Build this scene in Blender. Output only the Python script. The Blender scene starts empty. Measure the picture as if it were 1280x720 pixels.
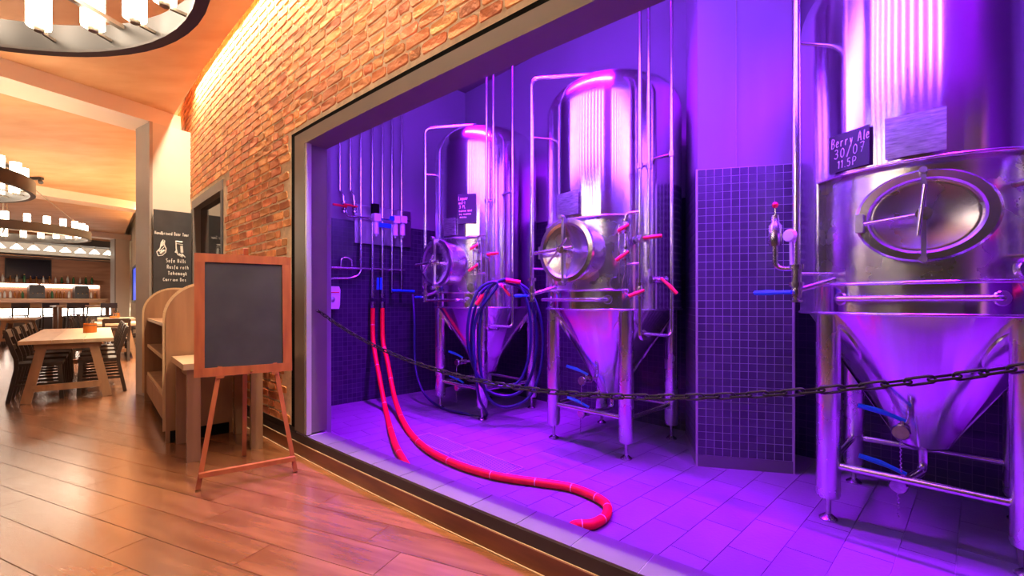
import bpy, bmesh, math, random
from mathutils import Vector, Matrix
random.seed(7)
C = bpy.context.scene.collection
R = math.radians
# ---------------------------------------------------------------- camera, world, light, exposure
F, CX, HY, EYE = 565.0, 640.0, 377.0, 1.22
cam_d = bpy.data.cameras.new('camera'); cam = bpy.data.objects.new('camera', cam_d); C.objects.link(cam)
cam.location = (0, 0, EYE); cam.rotation_euler = (R(90), 0, 0)
cam_d.sensor_width = 36.0; cam_d.lens = F / 1280 * 36.0; cam_d.shift_y = (HY - 360) / 1280
cam_d.clip_start = 0.02
bpy.context.scene.camera = cam
sc = bpy.context.scene
sc.view_settings.view_transform = 'Standard'; sc.view_settings.look = 'None'
sc.view_settings.gamma = 1.0; sc.view_settings.use_curve_mapping = False
sc.view_settings.exposure = 0.0
w = bpy.data.worlds.new('world'); sc.world = w; w.use_nodes = True
w.node_tree.nodes['Background'].inputs[0].default_value = (1.0, 0.72, 0.5, 1)
w.node_tree.nodes['Background'].inputs[1].default_value = 0.04
TUBE_E = 48.0        # purple led tubes in the brewing room
COVE_W = 85.0        # each length of cove strip over the brick wall
LAMP_E = 20.0        # glass cylinders of the ring chandeliers
VIOLET = (0.24, 0.060, 1.0)
DOWN_V = (0.31, 0.003, 1.0)
ADDED_BAR_V = 225.0           # each added violet bar that lights the brewing room floor
WARM = (1.0, 0.70, 0.42)

def area(name, loc, target, sx, sy, watts, col, shape='RECTANGLE', roll=None):
    d = bpy.data.lights.new(name, 'AREA'); d.shape = shape; d.size = sx; d.size_y = sy; d.energy = watts; d.color = col
    o = bpy.data.objects.new(name, d); C.objects.link(o); o.location = loc
    z = -(Vector(target) - Vector(loc)).normalized()
    x = Vector(roll) if roll else Vector((1, 0, 0)); x = (x - z * x.dot(z)).normalized(); y = z.cross(x)
    o.rotation_euler = Matrix((x, y, z)).transposed().to_euler()
    return o

# ---------------------------------------------------------------- geometry of the curved brick wall
A0, KAP, P0 = R(42), R(1), (-1.78, 3.68)
SK, AK = -4.0, R(47.5)                                        # beyond the near column the wall runs straight
def W(s, d=0.0, z=0.0):
    if s < SK:
        k = W(SK, 0, z); return k + Vector((math.cos(AK), -math.sin(AK), 0)) * (s - SK) + Vector((-math.sin(AK), -math.cos(AK), 0)) * d
    a = A0 - KAP * s
    return Vector((P0[0] + (math.sin(A0) - math.sin(a)) / KAP - d * math.sin(a),
                   P0[1] - (math.cos(a) - math.cos(A0)) / KAP - d * math.cos(a), z))
def Wang(s): return -(A0 - KAP * s) if s > SK else -AK          # rotation of the wall tangent about z
def ground(px, py, z=0.0):
    Y = F * (EYE - z) / (py - HY); return Vector(((px - CX) / F * Y, Y, z))
def at(px, py, Y): return Vector(((px - CX) / F * Y, Y, EYE - (py - HY) * Y / F))
def proj(p): return (CX + F * p[0] / p[1], HY - F * (p[2] - EYE) / p[1])
U = Vector((math.cos(R(46)), -math.sin(R(46)), 0)); V = Vector((math.sin(R(46)), math.cos(R(46)), 0))
for s in (-14, -12, -10, -8, -6.6, -3.25, -1.25, .75, 2.75):   # cove strip light hidden behind the ceiling edge
    area('cove_light', W(s + 1.0, .10, 4.02), W(s + 1.0, .05, 3.0), 1.9, .05, COVE_W * (2.5 if s < -5 else 1), (1.0, .81, .56), roll=W(s + 1.5) - W(s + .5)).data.spread = R(135)

# ---------------------------------------------------------------- materials
def nd(nt, t, **kw):
    n = nt.nodes.new(t)
    for k, v in kw.items():
        if k.startswith('i_'): n.inputs[k[2:]].default_value = v
        else: setattr(n, k, v)
    return n
MATS = {}
def M(name, col, rough=.5, metal=0.0, emit=None, es=0.0, noise=None, amt=.25, stretch=(1, 1, 1), col2=None,
      rnd=0.0, bump=0.0, bscale=40.0, rough_amt=0.0, aniso=0.0, spec=None, coat=0.0, trans=0.0, hue=0.0, arot=0.0):
    m = bpy.data.materials.new(name); m.use_nodes = True; nt = m.node_tree; b = nt.nodes['Principled BSDF']; L = nt.links.new
    b.inputs['Base Color'].default_value = (*col, 1); b.inputs['Roughness'].default_value = rough; b.inputs['Metallic'].default_value = metal
    if spec is not None: b.inputs['Specular IOR Level'].default_value = spec
    if coat: b.inputs['Coat Weight'].default_value = coat; b.inputs['Coat Roughness'].default_value = .22; b.inputs['Coat IOR'].default_value = 1.65
    if trans: b.inputs['Transmission Weight'].default_value = trans
    if emit: b.inputs['Emission Color'].default_value = (*emit, 1); b.inputs['Emission Strength'].default_value = es
    tc = nd(nt, 'ShaderNodeTexCoord'); out = None
    mp = nd(nt, 'ShaderNodeMapping'); mp.inputs['Scale'].default_value = stretch
    add = nd(nt, 'ShaderNodeVectorMath', operation='ADD'); oi = nd(nt, 'ShaderNodeObjectInfo')
    mul = nd(nt, 'ShaderNodeVectorMath', operation='SCALE'); mul.inputs['Scale'].default_value = 37.0
    cx = nd(nt, 'ShaderNodeCombineXYZ'); L(oi.outputs['Random'], cx.inputs[0]); L(oi.outputs['Random'], cx.inputs[1]); L(oi.outputs['Random'], cx.inputs[2])
    L(cx.outputs[0], mul.inputs[0]); L(tc.outputs['Object'], mp.inputs[0]); L(mp.outputs[0], add.inputs[0]); L(mul.outputs[0], add.inputs[1])
    if noise:
        n = nd(nt, 'ShaderNodeTexNoise'); n.inputs['Scale'].default_value = noise; n.inputs['Detail'].default_value = 5.0
        L(add.outputs[0], n.inputs['Vector'])
        rp = nd(nt, 'ShaderNodeValToRGB'); e = rp.color_ramp.elements; e[0].position = .32; e[1].position = .68
        c2 = col2 or tuple(c * (1 - amt) for c in col)
        e[0].color = (*c2, 1); e[1].color = (*col, 1); L(n.outputs[0], rp.inputs[0]); out = rp.outputs[0]
        if rough_amt:
            mr = nd(nt, 'ShaderNodeMapRange'); mr.inputs['To Min'].default_value = rough - rough_amt; mr.inputs['To Max'].default_value = rough + rough_amt
            L(n.outputs[0], mr.inputs[0]); L(mr.outputs[0], b.inputs['Roughness'])
    if rnd or hue:
        g = nd(nt, 'ShaderNodeNewGeometry'); sm = nd(nt, 'ShaderNodeMath', operation='ADD'); fr = nd(nt, 'ShaderNodeMath', operation='FRACT')
        L(g.outputs['Random Per Island'], sm.inputs[0]); L(oi.outputs['Random'], sm.inputs[1]); L(sm.outputs[0], fr.inputs[0])
        hs = nd(nt, 'ShaderNodeHueSaturation'); mr = nd(nt, 'ShaderNodeMapRange'); mr.inputs['To Min'].default_value = 1 - rnd; mr.inputs['To Max'].default_value = 1 + rnd
        L(fr.outputs[0], mr.inputs[0]); L(mr.outputs[0], hs.inputs['Value'])
        if hue:
            m2 = nd(nt, 'ShaderNodeMath', operation='MULTIPLY', i_1=0) if False else nd(nt, 'ShaderNodeMath', operation='MULTIPLY'); m2.inputs[1].default_value = 7.31
            f2 = nd(nt, 'ShaderNodeMath', operation='FRACT'); L(fr.outputs[0], m2.inputs[0]); L(m2.outputs[0], f2.inputs[0])
            m3 = nd(nt, 'ShaderNodeMapRange'); m3.inputs['To Min'].default_value = .5 - hue; m3.inputs['To Max'].default_value = .5 + hue
            L(f2.outputs[0], m3.inputs[0]); L(m3.outputs[0], hs.inputs['Hue'])
        if out: L(out, hs.inputs['Color'])
        else: hs.inputs['Color'].default_value = (*col, 1)
        out = hs.outputs[0]
    if out: L(out, b.inputs['Base Color'])
    if bump:
        n2 = nd(nt, 'ShaderNodeTexNoise'); n2.inputs['Scale'].default_value = bscale; n2.inputs['Detail'].default_value = 4.0
        L(add.outputs[0], n2.inputs['Vector']); bp = nd(nt, 'ShaderNodeBump'); bp.inputs['Strength'].default_value = bump; bp.inputs['Distance'].default_value = .01
        L(n2.outputs[0], bp.inputs['Height']); L(bp.outputs[0], b.inputs['Normal'])
    if aniso:
        b.inputs['Anisotropic'].default_value = aniso; b.inputs['Anisotropic Rotation'].default_value = arot
        t = nd(nt, 'ShaderNodeTangent'); t.direction_type = 'RADIAL'; t.axis = 'Z'; L(t.outputs[0], b.inputs['Tangent'])
    MATS[name] = m; return m

M('brick', (.78, .32, .13), .85, noise=9, col2=(.58, .19, .07), rnd=.30, hue=.012, bump=.5, bscale=55)
M('mortar', (.88, .70, .48), .95, noise=14, amt=.25, bump=.5, bscale=60)
M('plaster', (.72, .62, .53), .85, noise=3, amt=.06)
M('ceiling_orange', (.74, .42, .21), .65, noise=1.6, col2=(.64, .32, .14), stretch=(1, 2.4, 1), bump=.15, bscale=6)
M('beam_paint', (.80, .62, .50), .8, noise=2, amt=.05)
M('greige', (.36, .30, .26), .55, noise=5, amt=.08)
M('dark_metal', (.045, .038, .042), .45, .3, noise=8, amt=.2)
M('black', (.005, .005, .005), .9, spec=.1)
M('frame_grey', (.19, .16, .145), .45, .2, noise=6, amt=.08)
M('frame_bright', (.62, .58, .56), .35, .6)
M('plank', (.30, .115, .046), .23, noise=1.0, col2=(.17, .054, .020), stretch=(1.6, 14, 6), rnd=.13, bump=.05, bscale=9, rough_amt=.05, coat=1.0, spec=.7)
M('plank_edge', (.20, .10, .055), .8)
M('skirt_wood', (.26, .085, .03), .35, noise=1.2, col2=(.15, .045, .018), stretch=(2, 2, 14))
M('skirt_trim', (.62, .42, .26), .4, .3)
M('floor_tile', (.20, .17, .22), .42, noise=3, amt=.14, rnd=.07, bump=.12, bscale=60)
M('sill_tile', (.15, .125, .15), .45, noise=3, amt=.15, rnd=.06)
M('grout', (.34, .30, .36), .9)
M('brew_wall', (.27, .25, .29), .6, noise=2, amt=.05)
M('mosaic', (.075, .06, .10), .30, noise=6, amt=.2, rnd=.18)
M('mosaic_grout', (.62, .55, .66), .9)
M('steel', (.80, .77, .80), .165, 1.0, noise=2.0, amt=.08, stretch=(5, 5, .6), rough_amt=.02, aniso=.88, arot=.25)
M('steel_plain', (.80, .77, .80), .27, 1.0, noise=5, amt=.10, rough_amt=.05)
M('steel_dull', (.60, .56, .60), .36, 1.0, noise=7, amt=.15)
M('drain_steel', (.30, .27, .31), .5, .2)
M('pipe_steel', (.80, .76, .80), .22, 1.0)
M('valve_steel', (.70, .66, .70), .25, 1.0, noise=30, amt=.35)
M('plate_steel', (.70, .66, .72), .35, .9, noise=18, amt=.5, stretch=(1, 1, 6))
M('red_plastic', (.85, .02, .04), .4)
M('blue_plastic', (.01, .16, .72), .35)
M('red_hose', (.90, .012, .008), .6, noise=20, amt=.1)
M('hose_ring', (.9, .45, .4), .5)
M('blue_hose', (.015, .012, .085), .35)
M('chain', (.05, .045, .05), .4, .8)
M('led', (.9, .8, 1), .4, emit=VIOLET, es=TUBE_E)
M('easel_wood', (.42, .115, .035), .42, noise=2, col2=(.28, .065, .02), stretch=(10, 10, 1.2))
M('chalkboard', (.028, .026, .030), .50, noise=5, col2=(.045, .042, .047), rough_amt=.06)
M('chalk', (.86, .84, .80), .9)
M('shelf_wood', (.36, .18, .09), .48, noise=1.3, col2=(.25, .115, .055), stretch=(9, 9, 1.1))
M('shelf_edge', (.62, .40, .22), .5, noise=3, amt=.15)
M('table_wood', (.60, .41, .26), .34, noise=1.2, col2=(.49, .32, .19), stretch=(9, 1.2, 4))
M('leg_wood', (.33, .17, .085), .5, noise=1.5, col2=(.23, .11, .055), stretch=(8, 8, 1))
M('dark_wood', (.040, .019, .012), .5, noise=3, amt=.35, stretch=(4, 4, 1))
M('lamp_glass', (1, .95, .85), .3, emit=(1.0, .84, .64), es=LAMP_E)
M('ring_iron', (.055, .042, .038), .5, .3)
M('ring_inner', (.035, .029, .026), .5, .3)
M('rod', (.30, .24, .18), .4, .7)
M('brass', (.75, .45, .14), .3, .9)
M('bar_wood', (.44, .22, .13), .5, noise=1.2, col2=(.32, .15, .085), stretch=(1.2, 1.2, 7))
M('bar_top', (.55, .33, .17), .35, noise=2, amt=.2)
M('bar_dark', (.05, .045, .045), .5)
M('bar_grey', (.14, .13, .13), .6)
M('bar_light', (1, .9, .8), .5, emit=(1.0, .84, .70), es=10.0)
M('cone_lamp', (1, .95, .85), .5, emit=(1.0, .88, .70), es=11.0)
M('screen', (.012, .010, .012), .25)
M('blue_screen', (.01, .02, .1), .3, emit=(.02, .08, .75), es=1.3)
M('glass_dark', (.020, .013, .011), .06, spec=.6)
M('bottle_green', (.03, .12, .05), .08, spec=.7)
M('bottle_amber', (.30, .10, .02), .08, spec=.7)
M('bottle_clear', (.65, .60, .55), .08, spec=.7)
M('amber_jar', (.55, .16, .03), .2)
M('cutlery', (.75, .70, .65), .25, 1.0)
M('ceramic', (.75, .68, .60), .3)
M('white_plastic', (.80, .76, .80), .4)
M('pocket', (.055, .035, .028), .7)

# ---------------------------------------------------------------- mesh builder and object helpers
def fillet(path, r, n=6):
    P = [Vector(p) for p in path]; out = [P[0]]
    for i in range(1, len(P) - 1):
        a, b, c = P[i - 1], P[i], P[i + 1]; d1 = (a - b); d2 = (c - b); l = min(r, d1.length * .49, d2.length * .49)
        p, q = b + d1.normalized() * l, b + d2.normalized() * l
        for k in range(n + 1):
            t = k / n; out.append(p * (1 - t) ** 2 + b * 2 * t * (1 - t) + q * t * t)
    out.append(P[-1]); return out
def spline(pts, n=8):
    P = [Vector(p) for p in pts]; out = []
    for i in range(len(P) - 1):
        p0, p1, p2, p3 = P[max(i - 1, 0)], P[i], P[i + 1], P[min(i + 2, len(P) - 1)]
        for k in range(n):
            t = k / n; out.append(.5 * ((2 * p1) + (p2 - p0) * t + (2 * p0 - 5 * p1 + 4 * p2 - p3) * t * t + (3 * p1 - p0 - 3 * p2 + p3) * t ** 3))
    out.append(P[-1]); return out
class MB:
    def __init__(s): s.v, s.f, s.mi = [], [], []; s.cur = 0
    def add(s, vs, fs):
        b = len(s.v); s.v += [tuple(v) for v in vs]; s.f += [tuple(b + i for i in f) for f in fs]; s.mi += [s.cur] * len(fs); return s
    def box(s, c, size, ax=None):
        c = Vector(c); X, Y, Z = ax or (Vector((1, 0, 0)), Vector((0, 1, 0)), Vector((0, 0, 1))); h = [k / 2 for k in size]
        vs = [c + X * (i * h[0]) + Y * (j * h[1]) + Z * (k * h[2]) for k in (-1, 1) for j in (-1, 1) for i in (-1, 1)]
        return s.add(vs, [(0, 2, 3, 1), (4, 5, 7, 6), (0, 1, 5, 4), (2, 6, 7, 3), (0, 4, 6, 2), (1, 3, 7, 5)])
    def bar(s, p, q, wx, wy, up=(0, 0, 1)):                     # rectangular bar from p to q
        p, q = Vector(p), Vector(q); z = (q - p).normalized(); u = Vector(up)
        if abs(z.dot(u)) > .98: u = Vector((0, 1, 0))
        x = u.cross(z).normalized(); y = z.cross(x)
        return s.box((p + q) / 2, (wx, wy, (q - p).length), (x, y, z))
    def tube(s, path, r, n=8, cap=True):
        P = [Vector(p) for p in path]; m = len(P); rs = r if isinstance(r, (list, tuple)) else [r] * m
        T = [(P[min(i + 1, m - 1)] - P[max(i - 1, 0)]).normalized() for i in range(m)]
        ref = Vector((0, 0, 1)) if abs(T[0].z) < .9 else Vector((1, 0, 0)); x = (ref - T[0] * ref.dot(T[0])).normalized(); vs = []
        for i in range(m):
            x = (x - T[i] * x.dot(T[i])).normalized(); y = T[i].cross(x)
            for k in range(n):
                a = 2 * math.pi * k / n; vs.append(P[i] + (x * math.cos(a) + y * math.sin(a)) * rs[i])
        fs = [(i * n + k, i * n + (k + 1) % n, (i + 1) * n + (k + 1) % n, (i + 1) * n + k) for i in range(m - 1) for k in range(n)]
        if cap: fs += [tuple(range(n - 1, -1, -1)), tuple((m - 1) * n + k for k in range(n))]
        return s.add(vs, fs)
    def cyl(s, p, q, r0, r1=None, n=16): return s.tube([p, q], [r0, r0 if r1 is None else r1], n)
    def lathe(s, prof, n=24, o=(0, 0, 0), ax=None, a0=0.0, a1=2 * math.pi, sx=1.0):
        o = Vector(o); X, Y, Z = ax or (Vector((1, 0, 0)), Vector((0, 1, 0)), Vector((0, 0, 1))); full = abs(a1 - a0 - 2 * math.pi) < 1e-6
        cols = n if full else n + 1; vs = []
        for r, z in prof:
            for k in range(cols):
                a = a0 + (a1 - a0) * k / n; vs.append(o + X * (r * sx * math.cos(a)) + Y * (r * math.sin(a)) + Z * z)
        fs = [(i * cols + k, i * cols + (k + 1) % cols, (i + 1) * cols + (k + 1) % cols, (i + 1) * cols + k)
              for i in range(len(prof) - 1) for k in range(n)]
        return s.add(vs, fs)
    def prism(s, poly, off):                                    # polygon extruded by off
        P = [Vector(p) for p in poly]; n = len(P); off = Vector(off)
        return s.add(P + [p + off for p in P], [tuple(range(n - 1, -1, -1)), tuple(range(n, 2 * n))] + [(i, (i + 1) % n, n + (i + 1) % n, n + i) for i in range(n)])
    def mesh(s, name, mats, smooth=None):
        me = bpy.data.meshes.new(name); me.from_pydata(s.v, [], s.f)
        for m in (mats if isinstance(mats, (list, tuple)) else [mats]): me.materials.append(MATS[m])
        if any(s.mi): me.polygons.foreach_set('material_index', s.mi)
        bm = bmesh.new(); bm.from_mesh(me); bmesh.ops.recalc_face_normals(bm, faces=bm.faces); bm.to_mesh(me); bm.free()
        if smooth:
            me.shade_smooth(); me.set_sharp_from_angle(angle=R(smooth))
        me.update(); return me
    def build(s, name, mats, parent=None, smooth=None):
        return put(name, s.mesh(name, mats, smooth), parent)
def put(name, me, parent=None, loc=(0, 0, 0), rz=0.0):
    o = bpy.data.objects.new(name, me); C.objects.link(o); o.parent = parent; o.location = loc; o.rotation_euler = (0, 0, rz); return o
def tag(o, label, cat=None, group=None):
    o['label'] = label
    if cat: o['category'] = cat
    if group: o['group'] = group
    return o
def thing(name, label, cat, loc=(0, 0, 0), rz=0.0, group=None):
    return tag(put(name, None, None, loc, rz), label, cat, group)
def struct(o, label=None, cat=None):
    o['kind'] = 'structure'
    if label: o['label'] = label
    if cat: o['category'] = cat
    return o
def copy_tree(o, parent=None):
    c = o.copy(); C.objects.link(c); c.parent = parent
    for ch in list(o.children): copy_tree(ch, c)
    return c
X3, Y3, Z3 = Vector((1, 0, 0)), Vector((0, 1, 0)), Vector((0, 0, 1))

def sweep_wall(mb, s0, s1, d0, d1, z0, z1, step=.5):            # a band of the curved wall
    n = max(1, int(abs(s1 - s0) / step)); vs = []
    for i in range(n + 1):
        s = s0 + (s1 - s0) * i / n
        vs += [W(s, d0, z0), W(s, d1, z0), W(s, d1, z1), W(s, d0, z1)]
    fs = [(i * 4 + k, i * 4 + (k + 1) % 4, (i + 1) * 4 + (k + 1) % 4, (i + 1) * 4 + k) for i in range(n) for k in range(4)]
    fs += [(0, 1, 2, 3), (n * 4 + 3, n * 4 + 2, n * 4 + 1, n * 4)]
    return mb.add(vs, fs)
def clip(poly, p, n):                                           # keep the side where (x-p).n >= 0
    out = []
    for i in range(len(poly)):
        a, b = poly[i], poly[(i + 1) % len(poly)]; da, db = (a - p).dot(n), (b - p).dot(n)
        if da >= 0: out.append(a)
        if (da >= 0) != (db >= 0): out.append(a + (b - a) * (da / (da - db)))
    return out
def s_near(p):                                                  # wall coordinate of a point
    s = 0.0
    for _ in range(8):
        a = -Wang(s); t = Vector((math.cos(a), -math.sin(a), 0)); s += (p - W(s)).dot(t)
    return s
def clip_wall(poly, d, side):                                   # side +1 keeps the dining room, -1 the brewing room
    c = sum(poly, Vector()) / len(poly); s = s_near(Vector((c.x, c.y, 0))); a = -Wang(s)
    n = Vector((-math.sin(a), -math.cos(a), 0))
    return clip(poly, W(s, d), n * side)
def area2(poly):
    return abs(sum(poly[i].x * poly[(i + 1) % len(poly)].y - poly[(i + 1) % len(poly)].x * poly[i].y for i in range(len(poly)))) / 2 if len(poly) > 2 else 0

# ================================================================ SETTING
OP0, OP1 = 0.0, 5.0                                             # the opening along the wall
DR0, DR1, DRZ = -3.45, -1.93, 2.55                              # dark glazed hatch
ZT = 2.57
# ---- dining floor with planks
fl = MB(); fl.add([W(-26, 0, -.004), W(-18, 0, -.004), W(-10, 0, -.004), W(-4, 0, -.004), W(0, 0, -.004), W(3, 0, -.004), W(6.5, 0, -.004), (7, -5, -.004), (-30, -5, -.004), (-34, 14, -.004)], [tuple(range(10))])
floor = struct(fl.build('floor', 'plank_edge'), 'wood-look plank floor of the dining room', 'floor')
PD = Vector((-.917, .3986, 0)); QD = Vector((.3986, .917, 0))
cand = []
for j in range(-30, 75):
    off = (j * .37) % 1 * 1.2 + (j % 3) * .11
    for i in range(-6, 22):
        p0 = PD * (i * 1.2 + off - 1.2) + QD * (j * .2)
        poly = [p0 + PD * .002 + QD * .002, p0 + PD * 1.198 + QD * .002, p0 + PD * 1.198 + QD * .198, p0 + PD * .002 + QD * .198]
        c = sum(poly, Vector()) / 4
        if c.y < .9 or c.y > 24: continue
        px = proj((c.x, c.y, 0))
        if px[0] < -160 - 300 / c.y or px[0] > 1400 or px[1] > 1150: continue
        cl = clip_wall(poly, .001, 1)
        if area2(cl) < .003: continue
        cand.append((area2(cl) / c.y ** 3, cl, c, abs(area2(cl) - area2(poly)) < 1e-5))
cand.sort(key=lambda q: -q[0])
pm = MB(); pm.prism([(-.598, -.098, 0), (.598, -.098, 0), (.598, .098, 0), (-.598, .098, 0)], (0, 0, -.0035)); plank_me = pm.mesh('plank', 'plank')
prz = math.atan2(PD.y, PD.x)
far = MB()
for n, (a, cl, c, whole) in enumerate(cand):
    if n < 300:
        if whole: put('plank', plank_me, floor, c, prz)
        else:
            rot = Matrix.Rotation(-prz, 3, 'Z'); pp = MB().prism([rot @ (v - c) for v in cl], (0, 0, -.0035))
            put('plank', pp.mesh('plank', 'plank'), floor, c, prz)
    else: far.prism(cl, (0, 0, -.0035))
fo = far.build('plank_field', 'plank', floor); fo['kind'] = 'stuff'

# ---- brick wall: mortar core
wb = MB()
sweep_wall(wb, -22, DR1, -.16, .0095, DRZ, 4.15, .8); sweep_wall(wb, -22, DR0, -.16, .0095, 0, DRZ, .8)
sweep_wall(wb, DR1, OP0, -.16, .0095, .215, 4.15); sweep_wall(wb, DR1, OP0, -.16, 0, 0, .215); sweep_wall(wb, OP0, OP1, -.16, .0095, ZT, 4.15); sweep_wall(wb, OP1, 6.5, -.16, 0, 0, 4.15)
wall = struct(wb.build('wall_brick', 'mortar'), 'orange handmade brick wall around the brewery opening', 'wall')
# bricks
LENS = [.212, .212, .212, .10, .155]
def brick_mesh(L, seed):
    rr = random.Random(seed); h = .065; m = MB(); hx, hz = L / 2 - .0005, h / 2; c = .012
    loop = [(-hx, -hz + c), (-hx + c, -hz), (0, -hz), (hx - c, -hz), (hx, -hz + c), (hx, hz - c), (hx - c, hz), (0, hz), (-hx + c, hz), (-hx, hz - c)]
    j = lambda k: rr.uniform(-k, k)
    l0 = [(x + j(.003), .0, z + j(.003)) for x, z in loop]
    l1 = [(x * .985 + j(.003), -.010 + j(.002), z * .93 + j(.002)) for x, _, z in l0]
    l2 = [(x * .95 + j(.004), -.0165 + j(.0018), z * .84 + j(.003)) for x, _, z in l0]
    n = len(loop); vs = l0 + l1 + l2
    fs = [(a * n + k, a * n + (k + 1) % n, (a + 1) * n + (k + 1) % n, (a + 1) * n + k) for a in (0, 1) for k in range(n)] + [tuple(2 * n + k for k in range(n))]
    return m.add(vs, fs)
variants = {L: [brick_mesh(L, int(L * 1000) + k) for k in range(5)] for L in set(LENS)}
vmesh = {}
bricks = []
zc = .222; row = 0
while zc < 4.1:
    s = -6.2 + (row % 2) * .113 + random.uniform(-.03, .03)
    while s < 5.9:
        L = random.choice(LENS)
        s0, s1 = s, s + L + .013
        z0, z1 = zc, zc + .064; sm = (s0 + s1) / 2
        inside = (s1 > DR0 - .05 and s0 < DR1 + .07 and z0 < DRZ + .02) or (s1 > OP0 - .005 and s0 < OP1 and z0 < ZT + .005) or (s0 < -3.5 and z0 < 2.5)
        if not inside:
            p = W(sm, 0, (z0 + z1) / 2); pr = proj(p); vis = 200 < pr[0] < 1280 and -20 < pr[1] < 720
            bricks.append(((0 if vis else 5) + p.length, p, Wang(sm), L))
        s = s1
    zc += .077; row += 1
bricks.sort(key=lambda q: q[0])
rest = MB()
for n, (_, p, a, L) in enumerate(bricks):
    k = random.randrange(5); vb = variants[L][k]
    flip = random.random() < .5
    if n < 300:
        if (L, k) not in vmesh: vmesh[(L, k)] = vb.mesh('brick', 'brick')
        put('brick', vmesh[(L, k)], wall, p, a)
    else:
        ca, sa = math.cos(a), math.sin(a); f = -1 if flip else 1
        rest.add([(p.x + ca * x - sa * y, p.y + sa * x + ca * y, p.z + f * z) for x, y, z in vb.v], vb.f)
ro = rest.build('brick_field', 'brick', wall); ro['kind'] = 'stuff'

# ---- opening frame, kerb, skirting
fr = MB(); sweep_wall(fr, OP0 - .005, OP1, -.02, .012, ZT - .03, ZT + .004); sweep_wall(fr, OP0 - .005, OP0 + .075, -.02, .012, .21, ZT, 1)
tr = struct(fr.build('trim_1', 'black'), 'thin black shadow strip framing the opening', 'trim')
fr = MB(); sweep_wall(fr, OP0 + .075, OP1, -.16, .02, ZT - .125, ZT - .03); sweep_wall(fr, OP0 + .075, OP0 + .25, -.16, .02, .19, ZT - .125, 1)
tr2 = struct(fr.build('trim_2', 'frame_grey'), 'grey metal frame of the brewery opening', 'trim')
sweep_wall(MB(), 0, .1, 0, .1, 0, .1)
b = MB(); sweep_wall(b, OP0 + .252, OP0 + .280, -.022, .016, .19, ZT - .126, 1); b.build('edge_strip', 'frame_bright', tr2)
b = MB(); sweep_wall(b, OP0, OP1, -.16, 0, .0, .168); kerb = struct(b.build('kerb', 'dark_metal'), 'low kerb with tiled sill under the opening', 'kerb')
b = MB(); sweep_wall(b, DR1 + .1, OP1 + 1, .001, .014, .108, .168); b.build('kerb_face', 'dark_metal', kerb)
b = MB(); sweep_wall(b, DR1 + .1, OP0 + .07, .0, .010, .166, .212); b.build('metal_band', 'dark_metal', kerb)
s = OP0 + .285
while s < OP1:
    b = MB(); sweep_wall(b, s + .0025, s + .2975, -.158, .012, .1685, .180, 1); b.build('sill_tile', 'sill_tile', kerb); s += .3
b = MB(); sweep_wall(b, OP0, OP1, -.158, .008, .167, .1765); b.build('sill_grout', 'grout', kerb)
sk = MB(); sweep_wall(sk, DR1 + .1, OP1 + 1, .001, .016, 0, .100); sko = struct(sk.build('baseboard_brick', 'skirt_wood'), 'wood-look tile skirting along the kerb', 'baseboard')
b = MB(); sweep_wall(b, DR1 + .1, OP1 + 1, .001, .019, .100, .107); b.build('top_edge', 'skirt_trim', sko)
b = MB(); sweep_wall(b, DR1 + .1, OP1 + 1, .017, .024, 0.0005, .006); b.build('bottom_edge', 'skirt_trim', sko)

# ---- dark glazed hatch beside the column
hr = struct(put('window_1', None), 'dark glazed hatch in the brick wall', 'window')
b = MB(); sweep_wall(b, DR0, DR1 + .05, -.1, .02, DRZ - .10, DRZ + .01); b.build('head', 'frame_grey', hr)
b = MB(); sweep_wall(b, DR1 - .03, DR1 + .05, -.1, .02, 0, DRZ - .1, 1); b.build('jamb', 'dark_metal', hr)
b = MB(); sweep_wall(b, DR0, DR0 + .12, -.1, .03, 0, DRZ - .1, 1); b.build('jamb', 'frame_grey', hr)
b = MB(); sweep_wall(b, DR0 + .12, DR1 - .03, -.075, -.06, 0, DRZ - .1, 1); b.build('pane', 'glass_dark', hr)
b = MB(); sweep_wall(b, DR0, DR1, -.16, -.12, 0, DRZ, 1); b.build('backing', 'pocket', hr)

# ---- ceiling with cove gap, beams and columns
CZ = 3.70
n = 24; inn = [W(-24 + 30.5 * i / n, .20, CZ) for i in range(n + 1)]
poly = inn + [Vector((7.0, -5, CZ)), Vector((-32, -5, CZ)), Vector((-36, 14, CZ))]
ce = MB().prism(poly, (0, 0, .05)); ceil = struct(ce.build('ceiling', 'ceiling_orange'), 'warm orange plaster ceiling of the dining room', 'ceiling')
b = MB(); sweep_wall(b, -24, 6.5, -.16, .5, 4.10, 4.15, .8); b.build('cove_lid', 'plaster', ceil)
b = MB(); sweep_wall(b, -24, 6.5, .45, .5, 3.75, 4.10, .8); b.build('cove_side', 'plaster', ceil)
BD = Vector((.455, .890, 0)).normalized(); BL = Vector((-BD.y, BD.x, 0))
def beam(n, p, length, wdt=.55, z0=3.51):
    p = Vector(p); b = MB().prism([p, p - BD * length, p - BD * length + BL * wdt, p + BL * wdt], (0, 0, CZ - .001 - z0))
    o = b.build('trim_%d' % n, 'beam_paint'); o.location.z = 0
    for v in o.data.vertices: v.co.z += z0
    return struct(o, 'pale painted ceiling beam ' + ('resting on the near grey column', 'between the near column and the bar column', 'resting on the column beside the bar')[n - 3], 'beam')
beam(3, (-4.44, 6.06, 0), 9); beam(4, (-9.15, 11.6, 0), 11); beam(5, (-14.2, 16.9, 0), 12)
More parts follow.
